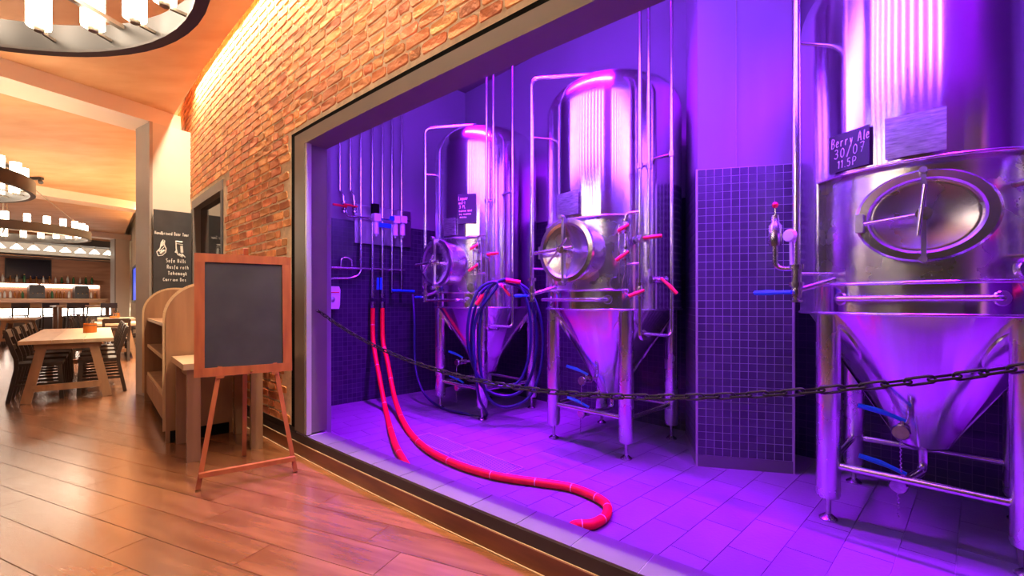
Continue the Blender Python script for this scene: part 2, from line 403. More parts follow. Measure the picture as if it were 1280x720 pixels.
def column(name, corner, label, h, sv=.46, sw=.46):
    c = Vector(corner); v = Vector((.537, .843, 0)); wv = Vector((-.843, .537, 0))
    o = MB().prism([c, c + v * sv, c + v * sv + wv * sw, c + wv * sw], (0, 0, h)).build(name, 'plaster')
    e = MB().bar(c + v * .0 + wv * .0, c + Vector((0, 0, h)), .035, .035, up=v); e.build('corner_guard', 'greige', o)
    g = MB(); q = c - v * .004 + wv * .0; g.prism([q, q + wv * sw, q + wv * sw + v * .003, q + v * .003], (0, 0, h)); g.build('facing', 'greige', o)
    return struct(o, label, 'column')
column('column_near', (-4.60, 5.75, 0), 'grey column at the end of the brick wall', 3.51)
column('column_far', (-14.49, 16.5, 0), 'grey column beside the bar', 3.51, .424)

# ---- brewing room shell
BP = Vector((.895, 4.03, 0)) + V * .70; L0 = Vector((-2.165, 5.26, 0)); CORNER = L0 + V * ((BP - L0).dot(V)); HB = 4.3
def slab(p, q, z0, z1, th, mat, name, parent=None):
    p, q = Vector(p), Vector(q); d = (q - p).normalized(); nrm = Vector((-d.y, d.x, 0))
    return MB().prism([p + Z3 * z0, q + Z3 * z0, q + Z3 * z0 + nrm * th, p + Z3 * z0 + nrm * th], (0, 0, z1 - z0)).build(name, mat, parent)
LW0 = L0 - V * .05
while (LW0 - W(s_near(LW0), -.222)).dot(Vector((math.sin(A0 - KAP * s_near(LW0)), math.cos(A0 - KAP * s_near(LW0)), 0))) > .02: LW0 = LW0 - V * .01
wl = struct(slab(LW0, CORNER, 0, HB, .1, 'brew_wall', 'wall_left'), 'painted end wall of the brewing room', 'wall')
BEND = CORNER + U * 7.2
wk = struct(slab(CORNER, BEND, 0, HB, .1, 'brew_wall', 'wall_back'), 'painted back wall of the brewing room', 'wall')
wr = struct(slab(BEND, BEND - V * 4.2, 0, HB, .1, 'brew_wall', 'wall_right'), 'painted far end wall of the brewing room', 'wall')
MZ = 2.2
# mosaic on left and back wall: real grout lines in the material (too small to pick apart here)
def mosaic_wall_mat():
    m = bpy.data.materials.new('mosaic_wall'); m.use_nodes = True; nt = m.node_tree; b = nt.nodes['Principled BSDF']; L = nt.links.new
    tc = nd(nt, 'ShaderNodeTexCoord'); br = nd(nt, 'ShaderNodeTexBrick'); br.offset = 0.0; br.squash = 1.0
    br.inputs['Color1'].default_value = (.030, .026, .045, 1); br.inputs['Color2'].default_value = (.042, .036, .060, 1); br.inputs['Mortar'].default_value = (.075, .065, .09, 1)
    br.inputs['Scale'].default_value = 1.0; br.inputs['Mortar Size'].default_value = .0022; br.inputs['Brick Width'].default_value = .0571; br.inputs['Row Height'].default_value = .0571
    sx = nd(nt, 'ShaderNodeSeparateXYZ'); cb = nd(nt, 'ShaderNodeCombineXYZ'); L(tc.outputs['Object'], sx.inputs[0]); L(sx.outputs[0], cb.inputs[0]); L(sx.outputs[2], cb.inputs[1])
    L(cb.outputs[0], br.inputs['Vector']); L(br.outputs[0], b.inputs['Base Color']); b.inputs['Roughness'].default_value = .22
    bp = nd(nt, 'ShaderNodeBump'); bp.inputs['Strength'].default_value = .4; bp.inputs['Distance'].default_value = .003; bp.invert = True; L(br.outputs['Fac'], bp.inputs['Height']); L(bp.outputs[0], b.inputs['Normal'])
    MATS['mosaic_wall'] = m
mosaic_wall_mat()
def facing(p, q, z1, parent, name='mosaic_facing'):
    p, q = Vector(p), Vector(q); d = q - p; o = MB().box((d.length / 2, -.006, z1 / 2), (d.length, .012, z1)).build(name, 'mosaic_wall', parent)
    o.location = p; o.rotation_euler = (0, 0, math.atan2(d.y, d.x)); return o
facing(LW0, CORNER, MZ, wl); facing(CORNER, BEND, MZ, wk); facing(BEND, BEND - V * 4.2, MZ, wr)
b = MB().prism([LW0 - V * .4 + Z3 * HB - U * .3, BEND - V * 4.2 + Z3 * HB, BEND + V * .2 + Z3 * HB, CORNER + V * .2 - U * .2 + Z3 * HB], (0, 0, .05))
struct(b.build('ceiling_brewery', 'bar_grey'), 'dark ceiling of the brewing room', 'ceiling')
b = MB(); sweep_wall(b, -3.4, 6.5, -.22, -.165, ZT - .02, HB); struct(b.build('wall_front', 'brew_wall'), 'inner lining above the opening', 'wall')
b = MB(); sweep_wall(b, -3.4, OP0 + .2, -.22, -.165, 0, ZT - .02); sweep_wall(b, OP1, 6.5, -.22, -.165, 0, ZT - .02); struct(b.build('wall_lining', 'brew_wall'), 'inner lining beside the opening', 'wall')
# brewing room floor tiles
b = MB().prism([LW0 + Z3 * -.006 - V * .1, CORNER + Z3 * -.006, BEND + Z3 * -.006, BEND - V * 4.2 + Z3 * -.006], (0, 0, -.02))
bf = MB(); bf.add([W(-3.2, -.15, -.006), W(0, -.15, -.006), W(3, -.15, -.006), W(6.3, -.15, -.006), BEND + Z3 * -.006, CORNER + Z3 * -.006, LW0 + Z3 * -.006], [tuple(range(7))])
bfloor = struct(bf.build('floor_brewery', 'grout'), 'grey tiled brewing room floor', 'floor')
tcand = []
DRN0 = ground(524, 544.5); DU, DV = 1.24, .22
for i in range(-16, 26):
    for j in range(-22, 8):
        o = BP + U * (i * .2 + (0.0)) + V * (j * .4 + (i % 2) * .2 - .4)
        poly = [o + U * .002 + V * .002, o + U * .198 + V * .002, o + U * .198 + V * .398, o + U * .002 + V * .398]
        c = sum(poly, Vector()) / 4
        poly = clip_wall(poly, -.165, -1)
        if area2(poly) < .002: continue
        poly = clip(poly, BP - V * .013, -V); 
        if area2(poly) < .002: continue
        poly = clip(poly, L0 + U * .013, U)
        if area2(poly) < .002 or c.y < .3: continue
        pr = proj((c.x, c.y, 0))
        if not (330 < pr[0] < 1500): continue
        tcand.append((area2(poly) / c.y ** 3, poly))
tcand.sort(key=lambda q: -q[0])
rest = MB()
for n, (_, poly) in enumerate(tcand):
    c = sum(poly, Vector()) / len(poly)
    if n < 300:
        o = MB().prism([p - c for p in poly], (0, 0, -.006)).build('floor_tile', 'floor_tile', bfloor); o.location = c
    else: rest.prism(poly, (0, 0, -.006))
if rest.v: rest.build('floor_tile_field', 'floor_tile', bfloor)['kind'] = 'stuff'
# floor drain
dr = thing('floor_drain', 'long slotted steel drain cover set in the brewing room floor', 'drain', DRN0, R(-46))
for k in range(2):
    x0 = k * .62
    b = MB()
    for (cx, cy, sx, sy) in ((x0 + .305, -.105, .61, .012), (x0 + .305, .105, .61, .012), (x0 + .006, 0, .012, .21), (x0 + .604, 0, .012, .21)): b.box((cx, cy, .003), (sx, sy, .006))
    b.build('cover_frame', 'frame_bright', dr)
    for i in range(9): MB().box((x0 + .305, -.085 + i * .0212, .002), (.59, .011, .004)).build('slat', 'drain_steel', dr)
# tiled pillar
PA, PB = Vector((1.38, 3.36, 0)), Vector((1.99, 3.21, 0)); PX = (PB - PA).normalized(); PN = Vector((-PX.y, PX.x, 0)); PLW = (PB - PA).length
b = MB().prism([PA + PN * .006, PB + PN * .006, PB + PN * .62, PA + PN * .62], (0, 0, HB)); pil = struct(b.build('pillar', 'brew_wall'), 'square pillar with mosaic tiles below and pale paint above', 'pillar')
b = MB().prism([PA - PX * .004 - PN * .002, PB + PX * .004 - PN * .002, PB + PX * .004 + PN * .62, PA - PX * .004 + PN * .62], (0, 0, MZ)); b.build('grout_bed', 'mosaic_grout', pil)
b = MB().prism([PA - PX * .012 - PN * .010, PB + PX * .012 - PN * .010, PB + PX * .012 + PN * .62, PA - PX * .012 + PN * .62], (0, 0, .085)); b.build('plinth_tile', 'sill_tile', pil)
b = MB().box(PA + PX * (PLW * .42) + PN * .004 + Z3 * 3.25, (.006, .006, 2.09), (PX, PN, Z3)); b.build('panel_joint', 'greige', pil)
nc = 11; tw = PLW / nc; tile_me = MB().box((0, 0, 0), (tw - .0045, .010, .0571 - .0045)).mesh('mosaic_tile', 'mosaic')
tl = []
for r_ in range(37):
    for c_ in range(nc): tl.append((abs(r_ * .0571 + .115 - EYE), PA + PX * ((c_ + .5) * tw) + Z3 * (.085 + .0571 * (r_ + .5))))
tl.sort(key=lambda q: q[0]); rest = MB()
for n, (_, p) in enumerate(tl):
    if n < 300: put('mosaic_tile', tile_me, pil, p, math.atan2(PX.y, PX.x))
    else: rest.box(p, (tw - .0045, .010, .0526), (PX, PN, Z3))
for r_ in range(37):
    for c_ in range(10): rest.box(PA - PX * .004 + PN * ((c_ + .5) * .0595 + .006) + Z3 * (.085 + .0571 * (r_ + .5)), (.010, .055, .0526), (PX, PN, Z3))
rest.build('mosaic_field', 'mosaic', pil)['kind'] = 'stuff'
b = MB().bar(PA - PX * .008 - PN * .006, PA - PX * .008 - PN * .006 + Z3 * MZ, .012, .012); b.build('corner_strip', 'frame_bright', pil)
b = MB().bar(PB + PX * .008 - PN * .006, PB + PX * .008 - PN * .006 + Z3 * MZ, .012, .012); b.build('corner_strip', 'frame_bright', pil)

# ================================================================ LED BANKS on the inner wall over the opening
def led_bank(s0, s1, n, label):
    t = thing('led_tube_bank', label, 'light', W((s0 + s1) / 2, -.23, 2.62))
    o = t.location.copy()
    b = MB(); 
    for zz in (2.66, 3.66): b.bar(W(s0, -.235, zz) - o, W(s1, -.235, zz) - o, .03, .02)
    b.build('rail', 'dark_metal', t)
    for i in range(n):
        s = s0 + (s1 - s0) * (i + .5) / n
        MB().cyl(W(s, -.262, 2.63) - o, W(s, -.262, 3.70) - o, .017, n=8).build('tube', 'led', t, 60)
led_bank(.45, 2.35, 13, 'row of upright purple led tubes above the opening, end nearest the wall jamb')
led_bank(2.68, 4.15, 10, 'row of upright purple led tubes above the opening, in front of the berry ale tank')

# ================================================================ CHALK LETTERING (stroke glyphs on a 4 x 6 grid, y up)
G = {
 'A': ['0,0 2,6 4,0', '1,2.2 3.2,2.2'], 'B': ['0.3,0 0.3,6 2.6,6 3.4,5 2.6,3.4 0.4,3.2', '2.4,3.3 3.8,2 3,0.2 0.2,0'], 'C': ['3.8,5 2.4,6 0.6,5 0.1,3 0.6,0.8 2.2,0 3.8,1'],
 'D': ['0.3,0 0.3,6 2.2,5.8 3.8,3.4 3,0.9 0.2,0'], 'H': ['0.3,0 0.5,6', '3.6,0 3.4,6', '0.4,3 3.5,3.2'], 'N': ['0.2,0 0.4,6 3.4,0 3.7,6'], 'P': ['0.4,0 0.4,6 2.8,6 3.7,4.8 2.8,3 0.4,2.8'],
 'R': ['0.4,0 0.4,6 2.8,6 3.6,4.8 2.7,3.2 0.4,3', '1.6,3 3.8,0'], 'S': ['3.6,5.2 2.2,6 0.6,5.2 0.8,3.8 3.2,2.6 3.5,1 2,0 0.3,0.8'], 'T': ['0,6 4,5.8', '2,6 2,0'],
 'L': ['0.5,6 0.4,0 3.6,0.2'], 'p': ['0.5,3.6 0.4,-2', '0.5,2.8 2,3.7 3.3,2.2 2.2,0.2 0.5,0.8'],
 'a': ['3.2,3.2 1.4,3.8 0.3,2 1.2,0.1 2.8,1 3.2,3.4 3.3,0.8 4,0.1'], 'b': ['0.5,6 0.4,0.2 2,0 3.4,1.4 2.6,3.4 0.6,2.6'], 'c': ['3.2,3.2 1.6,3.8 0.4,2 1.4,0.1 3.3,0.7'],
 'd': ['3.2,2.8 1.4,3.6 0.3,1.8 1.4,0 3.1,1.2 3.4,6', '3.2,1 4,0.1'], 'e': ['0.5,1.9 3.2,2.5 2.4,3.8 1,3.4 0.4,1.6 1.5,0 3.5,0.9'], 'f': ['3.2,5.4 2.2,6 1.6,4.6 1.4,-1', '0.4,3.2 3,3.4'],
 'g': ['3.1,3 1.5,3.7 0.4,2 1.5,0.3 3,1.3 3.2,3.4 3,-1.4 1.4,-2 0.4,-1.2'], 'h': ['0.5,6 0.4,0', '0.5,2.4 2,3.7 3.1,2.8 3.2,0'], 'i': ['1.6,3.6 1.6,0.3 2.2,0', '1.6,5 1.7,5.2'],
 'k': ['0.6,6 0.5,0', '3.2,3.8 0.7,1.8 3.4,0'], 'l': ['1.4,6 1.4,0.4 2.2,0'], 'm': ['0.1,0 0.2,3.6 1.2,3.5 1.7,0', '1.6,2.6 2.8,3.6 3.5,2.6 3.7,0'], 'n': ['0.4,0 0.5,3.6', '0.5,2.4 2,3.7 3.1,2.8 3.3,0'],
 'o': ['1.9,3.7 0.5,2.6 0.6,0.8 1.9,0 3.3,1.2 3.1,3 1.9,3.7'], 'r': ['0.6,0 0.7,3.6', '0.7,2.2 1.8,3.5 3.2,3.4'], 's': ['3,3.3 1.5,3.8 0.8,2.8 2.9,1.3 2.1,0.1 0.5,0.5'], 't': ['1.7,5.4 1.6,0.5 2.6,0', '0.4,3.6 3,3.7'],
 'u': ['0.5,3.6 0.6,0.8 1.8,0 3,1.2 3.1,3.6 3.2,0.4 3.9,0'], 'w': ['0.1,3.6 0.9,0 2,2.8 3,0 3.9,3.6'], 'y': ['0.5,3.6 1.8,0.6', '3.4,3.6 1.4,-2'],
 '0': ['2,6 0.5,4.6 0.5,1.4 2,0 3.5,1.4 3.5,4.6 2,6'], '1': ['0.8,4.6 2,6 2,0'], '3': ['0.4,5.4 2,6 3.4,5 2.6,3.4 1.4,3.2', '2.4,3.3 3.7,1.8 2.4,0 0.3,0.6'], '5': ['3.4,6 0.9,6 0.7,3.6 2.4,3.8 3.5,2 2.4,0.1 0.4,0.5'],
 '7': ['0.3,5.8 3.8,6 1.6,0', '1.2,3 3.4,3.2'], '/': ['0.4,-0.6 3.4,6.4'], '.': ['1.4,0 1.6,0.3'], ',': ['1.6,0.3 1.2,-0.8'],
}
def chalk(mb, text, o, ex, ez, h, wd=None, r=.0025, en=Vector((0, -1, 0)), slant=0.0):
    o, ex, ez = Vector(o), Vector(ex), Vector(ez); k = h / 6; x = 0.0; adv = wd if wd else h * .82
    for ch in text:
        if ch == ' ': x += adv * .75; continue
        for st in G.get(ch, []):
            pts = []
            for q in st.split():
                a, c = q.split(','); a, c = float(a), float(c)
                pts.append(o + ex * (x + (a * adv / h * .95 + c * slant) * k) + ez * (c * k))
            if len(pts) > 1: mb.tube(spline(pts, 3) if len(pts) > 2 else pts, r, 4)
        x += adv * (.62 if ch in 'il1.,' else 1.0)
    return mb

# ================================================================ VALVES AND TANKS
def frame_of(d):
    d = Vector(d).normalized(); ref = Z3 if abs(d.z) < .9 else X3; x = ref.cross(d).normalized(); return x, d.cross(x), d
def valve(parent, p, axis, hdir, hmat, L=.10, r=.019, hl=.15, stem=None):
    p = Vector(p); x, y, d = frame_of(axis); hdir = Vector(hdir).normalized()
    st = Vector(stem) if stem else (hdir.cross(d) if hdir.cross(d).length > .2 else y); st = st.normalized()
    m = MB(); m.tube([p - d * L / 2, p - d * L * .32, p - d * L * .3, p, p + d * L * .3, p + d * L * .32, p + d * L / 2], [r * .9, r * .9, r * 1.25, r * 1.55, r * 1.25, r * .9, r * .9], 12)
    for sgn in (-1, 1): m.cyl(p + d * sgn * (L / 2 - .008), p + d * sgn * (L / 2 + .004), r * 1.55, n=14)
    m.cyl(p, p + st * (r * 2.5), r * .55, n=8)
    v = m.build('valve', 'valve_steel', parent, 40)
    h = MB(); a = p + st * (r * 2.6); q = st.cross(hdir).normalized()
    h.tube([a - hdir * .012, a + hdir * hl * .3 + st * .012, a + hdir * hl * .5 + st * .016, a + hdir * hl + st * .016], [.011, .011, .015, .013], 8)
    h.build('valve_handle', hmat, v, 40); return v
def pol(r, beta, z=0.0): return Vector((r * math.sin(R(beta)), -r * math.cos(R(beta)), z))
TR = .58
def jacket():
    m = MB(); n = 72; rings = [(TR - .05, 1.155), (TR, 1.155), (TR, 1.31), (TR, 1.885), (TR, 2.40), (TR, 2.84), (TR - .006, 2.90), (TR - .03, 2.965), (TR - .08, 3.03), (TR - .16, 3.085), (TR - .30, 3.14), (TR - .44, 3.17), (.001, 3.18)]
    vs = []
    for r, z in rings:
        for k in range(n): vs.append(pol(r, k * 5 - 180, z))
    cut = lambda k: -45 <= k * 5 - 180 and (k + 1) * 5 - 180 <= 45
    fs = [(i * n + k, i * n + (k + 1) % n, (i + 1) * n + (k + 1) % n, (i + 1) * n + k) for i in range(len(rings) - 1) for k in range(n) if not (i == 2 and cut(k))]
    m.add(vs, fs)
    ks = [k for k in range(n) if cut(k)]; az = [k * 5 - 180 for k in ks] + [45]
    for z in (1.31, 1.885):
        m.add([pol(TR, a, z) for a in az] + [pol(TR - .06, a, z) for a in az], [(i, i + 1, len(az) + i + 1, len(az) + i) for i in range(len(az) - 1)])
    for a in (-45, 45): m.add([pol(TR, a, 1.31), pol(TR, a, 1.885), pol(TR - .06, a, 1.885), pol(TR - .06, a, 1.31)], [(0, 1, 2, 3)])
    return m
def ring_arc(r, z, a0, a1, n=20): return [pol(r, a0 + (a1 - a0) * i / n, z) for i in range(n + 1)]
JM = jacket().mesh('jacket', 'steel', 35)
def tank(C0, label, kind, name_sign=None):
    t = thing('fermentation_tank', label, 'tank', C0, R(-46), 'steel fermentation tanks in a row')
    put('jacket', JM, t)
    MB().add([pol(TR - .045, -52 + i * 4, z) for z in (1.25, 1.99) for i in range(27)], [(i, i + 1, 27 + i + 1, 27 + i) for i in range(26)]).build('inner_shell', 'steel_plain', t, 60)
    b = MB()
    for z in (1.31, 1.885): b.tube(ring_arc(TR + .003, z, -45, 45, 24), .008, 6)
    for a in (-45, 45): b.tube([pol(TR + .003, a, 1.31), pol(TR + .003, a, 1.885)], .008, 6)
    b.tube([pol(TR + .002, a, 1.157) for a in range(0, 361, 6)], .008, 6)
    b.build('edge_bead', 'pipe_steel', t, 60)
    MB().lathe([(.545, 1.19), (.54, 1.158), (.13, .46), (.115, .43), (.07, .405), (.001, .40)], 56).build('cone', 'steel', t, 30)
    for sx in (-1, 1):
        for sy in (-1, 1):
            lg = MB().lathe([(.001, 1.17), (.058, 1.17), (.058, .145), (.052, .128), (.001, .128)], 24, (sx * .37, sy * .37, 0)).build('leg', 'steel_plain', t, 40)
            f = MB().cyl((sx * .37, sy * .37, .129), (sx * .37, sy * .37, .02), .014, n=12); f.lathe([(.001, .03), (.02, .028), (.045, .008), (.045, 0), (.001, 0)], 18, (sx * .37, sy * .37, 0)); f.build('foot', 'valve_steel', lg, 40)
            d = Vector((sx, sy, 0)).normalized(); zz = Vector((0, 0, 1)); nrm = (d * .86 - zz * .51).normalized(); tx = zz.cross(d).normalized(); ty = nrm.cross(tx)
            MB().lathe([(.001, .012), (.07, .012), (.085, .006), (.085, -.02)], 28, d * .435 + zz * .985, (ty, tx, nrm), sx=1.5).build('leg_pad', 'steel_plain', t, 40)
    q = .37
    for a, c in (((-q, -q), (q, -q)), ((q, -q), (q, q)), ((q, q), (-q, q)), ((-q, q), (-q, -q))): MB().cyl((*a, .31), (*c, .31), .02, n=12).build('rail', 'pipe_steel', t, 60)
    # hand rail on the band
    b = MB(); b.tube(fillet([pol(TR - .01, -30, 1.235), (-.29, -.625, 1.235), (.29, -.625, 1.235), pol(TR - .01, 30, 1.235)], .03), .013, 10); b.build('hand_rail', 'pipe_steel', t, 60)
    for a in (-30, 30):
        d = pol(1, a); MB().lathe([(.001, .006), (.03, .006), (.035, 0)], 16, pol(TR, a, 1.235), (Vector((-d.y, d.x, 0)), Z3, d)).build('rail_plate', 'steel_plain', t, 40)
    # manway
    be = 4; en = pol(1, be); ex = Vector((math.cos(R(be)), math.sin(R(be)), 0)); mz = 1.615
    if kind == 'neck':
        o = pol(0, 0, mz); ax = (ex, Z3, en); rm = .225
        MB().lathe([(rm - .012, .50), (rm - .012, .70)], 40, o, ax).lathe([(rm - .02, .50), (rm - .001, .50), (rm - .001, .70)], 40, o, ax).build('manway_neck', 'steel_plain', t, 40)
        MB().lathe([(rm - .03, .695), (rm + .022, .695), (rm + .026, .705), (rm + .022, .728), (rm - .01, .732), (rm - .03, .72)], 40, o, ax).build('manway_flange', 'pipe_steel', t, 30)
        dm = MB().lathe([(rm - .028, .715), (rm - .04, .712), (.12, .69), (.001, .682)], 40, o, ax).build('manway_door', 'steel_plain', t, 60)
        P = lambda x, z, n_: o + ex * x + Z3 * z + en * n_
        MB().bar(P(0, -rm - .03, .745), P(0, rm + .03, .745), .022, .03, up=en).build('clamp_bar', 'steel_dull', dm)
        b = MB(); b.cyl(P(0, 0, .69), P(0, 0, .82), .016, n=12)
        b.tube(fillet([P(-.25, -.01, .79), P(.11, .01, .79)], .01), .013, 8); b.cyl(P(.02, 0, .765), P(.02, 0, .815), .03, n=14); b.build('swing_arm', 'pipe_steel', dm, 50)
        b = MB(); b.tube([P(0, 0, .81), P(-.10, -.10, .81)], .009, 8); b.tube([P(0, 0, .81), P(.07, .08, .81)], .009, 8); b.build('wheel_spoke', 'pipe_steel', dm, 50)
        for zz in (-rm - .03, rm + .03): MB().cyl(P(-.012, zz, .74), P(-.012, zz, .775), .018, n=10).build('clamp_knob', 'steel_dull', dm, 50)
        MB().bar(P(-rm - .03, -.05, .70), P(-rm - .03, .05, .70), .035, .03).build('hinge', 'steel_dull', dm)
    else:
        o = pol(0, 0, mz + .005); ax = (ex, Z3, en); sx = 1.19
        MB().lathe([(.215, .50), (.215, .575), (.206, .588), (.176, .590), (.168, .580), (.168, .55)], 48, o, ax, sx=sx).build('manway_flange', 'pipe_steel', t, 30)
        dm = MB().lathe([(.168, .560), (.160, .566), (.150, .562), (.10, .548), (.05, .542), (.001, .541)], 48, o, ax, sx=sx).build('manway_door', 'steel_plain', t, 60)
        P = lambda x, z, n_: o + ex * x + Z3 * z + en * n_
        MB().bar(P(0, -.215, .605), P(0, .215, .605), .018, .022, up=en).build('clamp_bar', 'steel_dull', dm)
        b = MB(); b.cyl(P(0, 0, .55), P(0, 0, .66), .014, n=12); b.cyl(P(0, 0, .61), P(0, 0, .65), .03, n=16); b.build('clamp_screw', 'pipe_steel', dm, 40)
        MB().tube([P(-.235, -.02, .605), P(0, 0, .64)], .008, 8).build('swing_arm', 'pipe_steel', dm, 50)
        MB().tube([P(.004, .13, .655), P(-.02, -.10, .655)], .009, 8).build('wheel_spoke', 'pipe_steel', dm, 50)
        MB().bar(P(-.235, -.06, .60), P(-.235, .03, .60), .03, .03).build('hinge', 'steel_dull', dm)
        for zz in (-.205, .205): MB().cyl(P(-.002, zz, .585), P(-.002, zz, .625), .015, n=10).build('clamp_knob', 'steel_dull', dm, 50)
    # outlet valves under the cone
    cp = Vector((-.02, -.13, .52))
    b = MB(); b.tube(fillet([(-.03, -.10, .55), (-.06, -.20, .55), (-.06, -.26, .55)], .03), .017, 10); b.build('outlet_pipe', 'pipe_steel', t, 50)
    valve(t, (-.06, -.30, .55), (0, -1, 0), (-1, -.25, .22), 'blue_plastic', hl=.19, stem=(0, 0, 1))
    b = MB(); b.tube(fillet([(0, 0, .41), (0, 0, .27), (-.05, -.24, .27)], .06), .022, 10); b.build('drain_pipe', 'pipe_steel', t, 50)
    valve(t, (-.058, -.29, .27), (-.16, -1, 0), (-1, -.25, .25), 'blue_plastic', hl=.19, stem=(0, 0, 1))
    b = MB(); b.lathe([(.001, .012), (.034, .012), (.04, 0), (.034, -.012), (.001, -.012)], 20, (-.06, -.365, .55), (X3, Z3, -Y3)); b.build('end_cap', 'valve_steel', t, 40)
    b = MB(); b.lathe([(.001, .012), (.034, .012), (.04, 0), (.034, -.012), (.001, -.012)], 20, (-.07, -.36, .27), (X3, Z3, -Y3)); b.build('end_cap', 'valve_steel', t, 40)
    b = MB()
    for i in range(16): b.cyl((-.06, -.372, .52 - i * .011), (-.06 + (.004 if i % 2 else -.004), -.372, .512 - i * .011), .0035, n=5)
    b.build('cap_chain', 'valve_steel', t); b = MB()
    for i in range(10): b.cyl((-.07, -.372, .23 - i * .012), (-.07 + (.004 if i % 2 else -.004), -.372, .222 - i * .012), .0035, n=5)
    b.build('cap_chain', 'valve_steel', t)
    return t
def chalk_plate(t, beta, z0, z1, wdt, lines, sub=None, hs=None):
    c = pol(TR + .012, beta, (z0 + z1) / 2); ex = Vector((math.cos(R(beta)), math.sin(R(beta)), 0)); en = pol(1, beta)
    p = MB().box(c, (wdt, .006, z1 - z0), (ex, -en, Z3)).build('chalk_sign', 'chalkboard', t); tag(p, 'small black sign with white chalk writing')
    h = z1 - z0
    for k, (txt, fy, hh, x0) in enumerate(lines): chalk(MB(), txt, c - ex * (wdt / 2 - wdt * x0) + en * .004 + Z3 * (fy * h - h / 2), ex, Z3 + ex * .05, hh * h, wd=hs[k] if hs else None, r=.0022, en=en).build('chalk_writing', 'chalk', p)
def name_plate(t, beta, z0, z1, wdt):
    c = pol(TR + .014, beta, (z0 + z1) / 2); ex = Vector((math.cos(R(beta)), math.sin(R(beta)), 0)); en = pol(1, beta)
    p = MB().box(c, (wdt, .010, z1 - z0), (ex, -en, Z3)).build('name_plate', 'plate_steel', t)
    m = MB(); h = z1 - z0
    for i in range(7): m.box(c + en * .0055 + Z3 * (h * (.36 - i * .12)) - ex * (wdt * random.uniform(.0, .12)), (wdt * random.uniform(.55, .85), .001, h * .028), (ex, -en, Z3))
    m.build('stamped_lines', 'steel_dull', p)
def upright_pipes(t, left, top_bend=True):
    lx, ly = left; zt = 3.12
    b = MB()
    if top_bend: b.tube(fillet([(lx, ly, 1.42), (lx, ly, zt), (lx + .36, ly + .42, zt + .06), (-.05, -.16, zt + .06)][:3] + [(.0, -.12, 3.22), (.0, -.10, 3.14)], .06), .017, 10)
    else: b.tube([(lx, ly, 1.30), (lx, ly, 4.0)], .019, 10)
    b.build('gas_pipe', 'pipe_steel', t, 50)
    d = Vector((lx, ly, 0)).normalized()
    for z in ((2.62, 1.50) if top_bend else (2.62, 1.37)): MB().cyl((lx, ly, z), d * (TR - .03) + Z3 * z, .009, n=8).build('bracket', 'pipe_steel', t, 60)
def right_cluster(t):
    a, c, e = pol(.70, 50), pol(.70, 55.5), pol(.70, 72)
    MB().tube(fillet([a + Z3 * 4.1, a + Z3 * .94, pol(.62, 62, .94), pol(.50, 62, .99)], .05), .014, 10).build('riser_pipe', 'pipe_steel', t, 50)
    MB().tube([c + Z3 * 4.1, c + Z3 * 1.46], .014, 10).build('riser_pipe', 'pipe_steel', t, 50)
    MB().tube(fillet([e + Z3 * 4.1, e + Z3 * .96, a + Z3 * .985 + (e - a) * .1], .06), .014, 10).build('riser_pipe', 'pipe_steel', t, 50)
    b = MB(); b.cyl(a + Z3 * 2.22, c + Z3 * 2.22, .009, n=8); b.cyl(a + Z3 * 2.20, a + Z3 * 2.24, .022, n=12); b.cyl(c + Z3 * 2.20, c + Z3 * 2.24, .022, n=12); b.build('coupling', 'valve_steel', t, 40)
    b = MB(); b.cyl(pol(TR - .01, 66, 2.32), e + Z3 * 2.33, .012, n=8); b.cyl(e + Z3 * 2.31, e + Z3 * 2.35, .022, n=12); b.build('bracket', 'valve_steel', t, 40)
    g = pol(.66, 42); h = pol(.64, 38)
    b = MB(); b.tube(fillet([a + Z3 * 1.88, g + Z3 * 1.88, g + Z3 * 1.42], .04), .012, 8); b.cyl(g + Z3 * 1.50, a + Z3 * 1.50, .010, n=8); b.cyl(h + Z3 * 1.36, h + Z3 * 1.80, .007, n=8); b.build('level_pipe', 'pipe_steel', t, 50)
    b = MB(); b.cyl(pol(.53, 38, 1.42), h + Z3 * 1.42, .016, n=10); b.build('level_port', 'valve_steel', t, 40); b = MB(); b.cyl(pol(.53, 38, 1.74), h + Z3 * 1.74, .016, n=10); b.build('level_port', 'valve_steel', t, 40); b = MB(); b.lathe([(.001, .02), (.045, .02), (.05, .01), (.05, -.01), (.001, -.01)], 18, pol(.62, 36, 1.36), (pol(1, 126), Z3, pol(1, 36))); b.build('gauge', 'valve_steel', t, 40)
    valve(t, g + Z3 * 1.78, (0, 0, 1), pol(1, -60) + Z3 * -.6, 'red_plastic', hl=.08, L=.10, r=.019, stem=pol(1, 42))
    valve(t, g + Z3 * 1.58, (0, 0, 1), pol(1, -60) + Z3 * -.7, 'red_plastic', hl=.10, L=.10, r=.019, stem=pol(1, 42))
    valve(t, a + Z3 * 1.68, pol(1, 60), pol(1, 105) + Z3 * .05, 'red_plastic', hl=.13, L=.12, r=.020, stem=pol(1, 50))
    valve(t, a + Z3 * 1.30, (0, 0, 1), pol(1, -60) + Z3 * -.4, 'red_plastic', hl=.11, L=.11, r=.020, stem=pol(1, 50))
    valve(t, (a + e) / 2 + Z3 * 1.38 + pol(.03, 60), e - a, pol(1, 100) + Z3 * -1.1, 'red_plastic', hl=.14, L=.12, r=.020, stem=pol(1, 60))
    b = MB().tube(spline([g + Z3 * 1.45, pol(.66, 40, 1.33), pol(.66, 46, 1.27), a + Z3 * 1.44], 6), .005, 6); b.build('sample_tube', 'pipe_steel', t, 50)
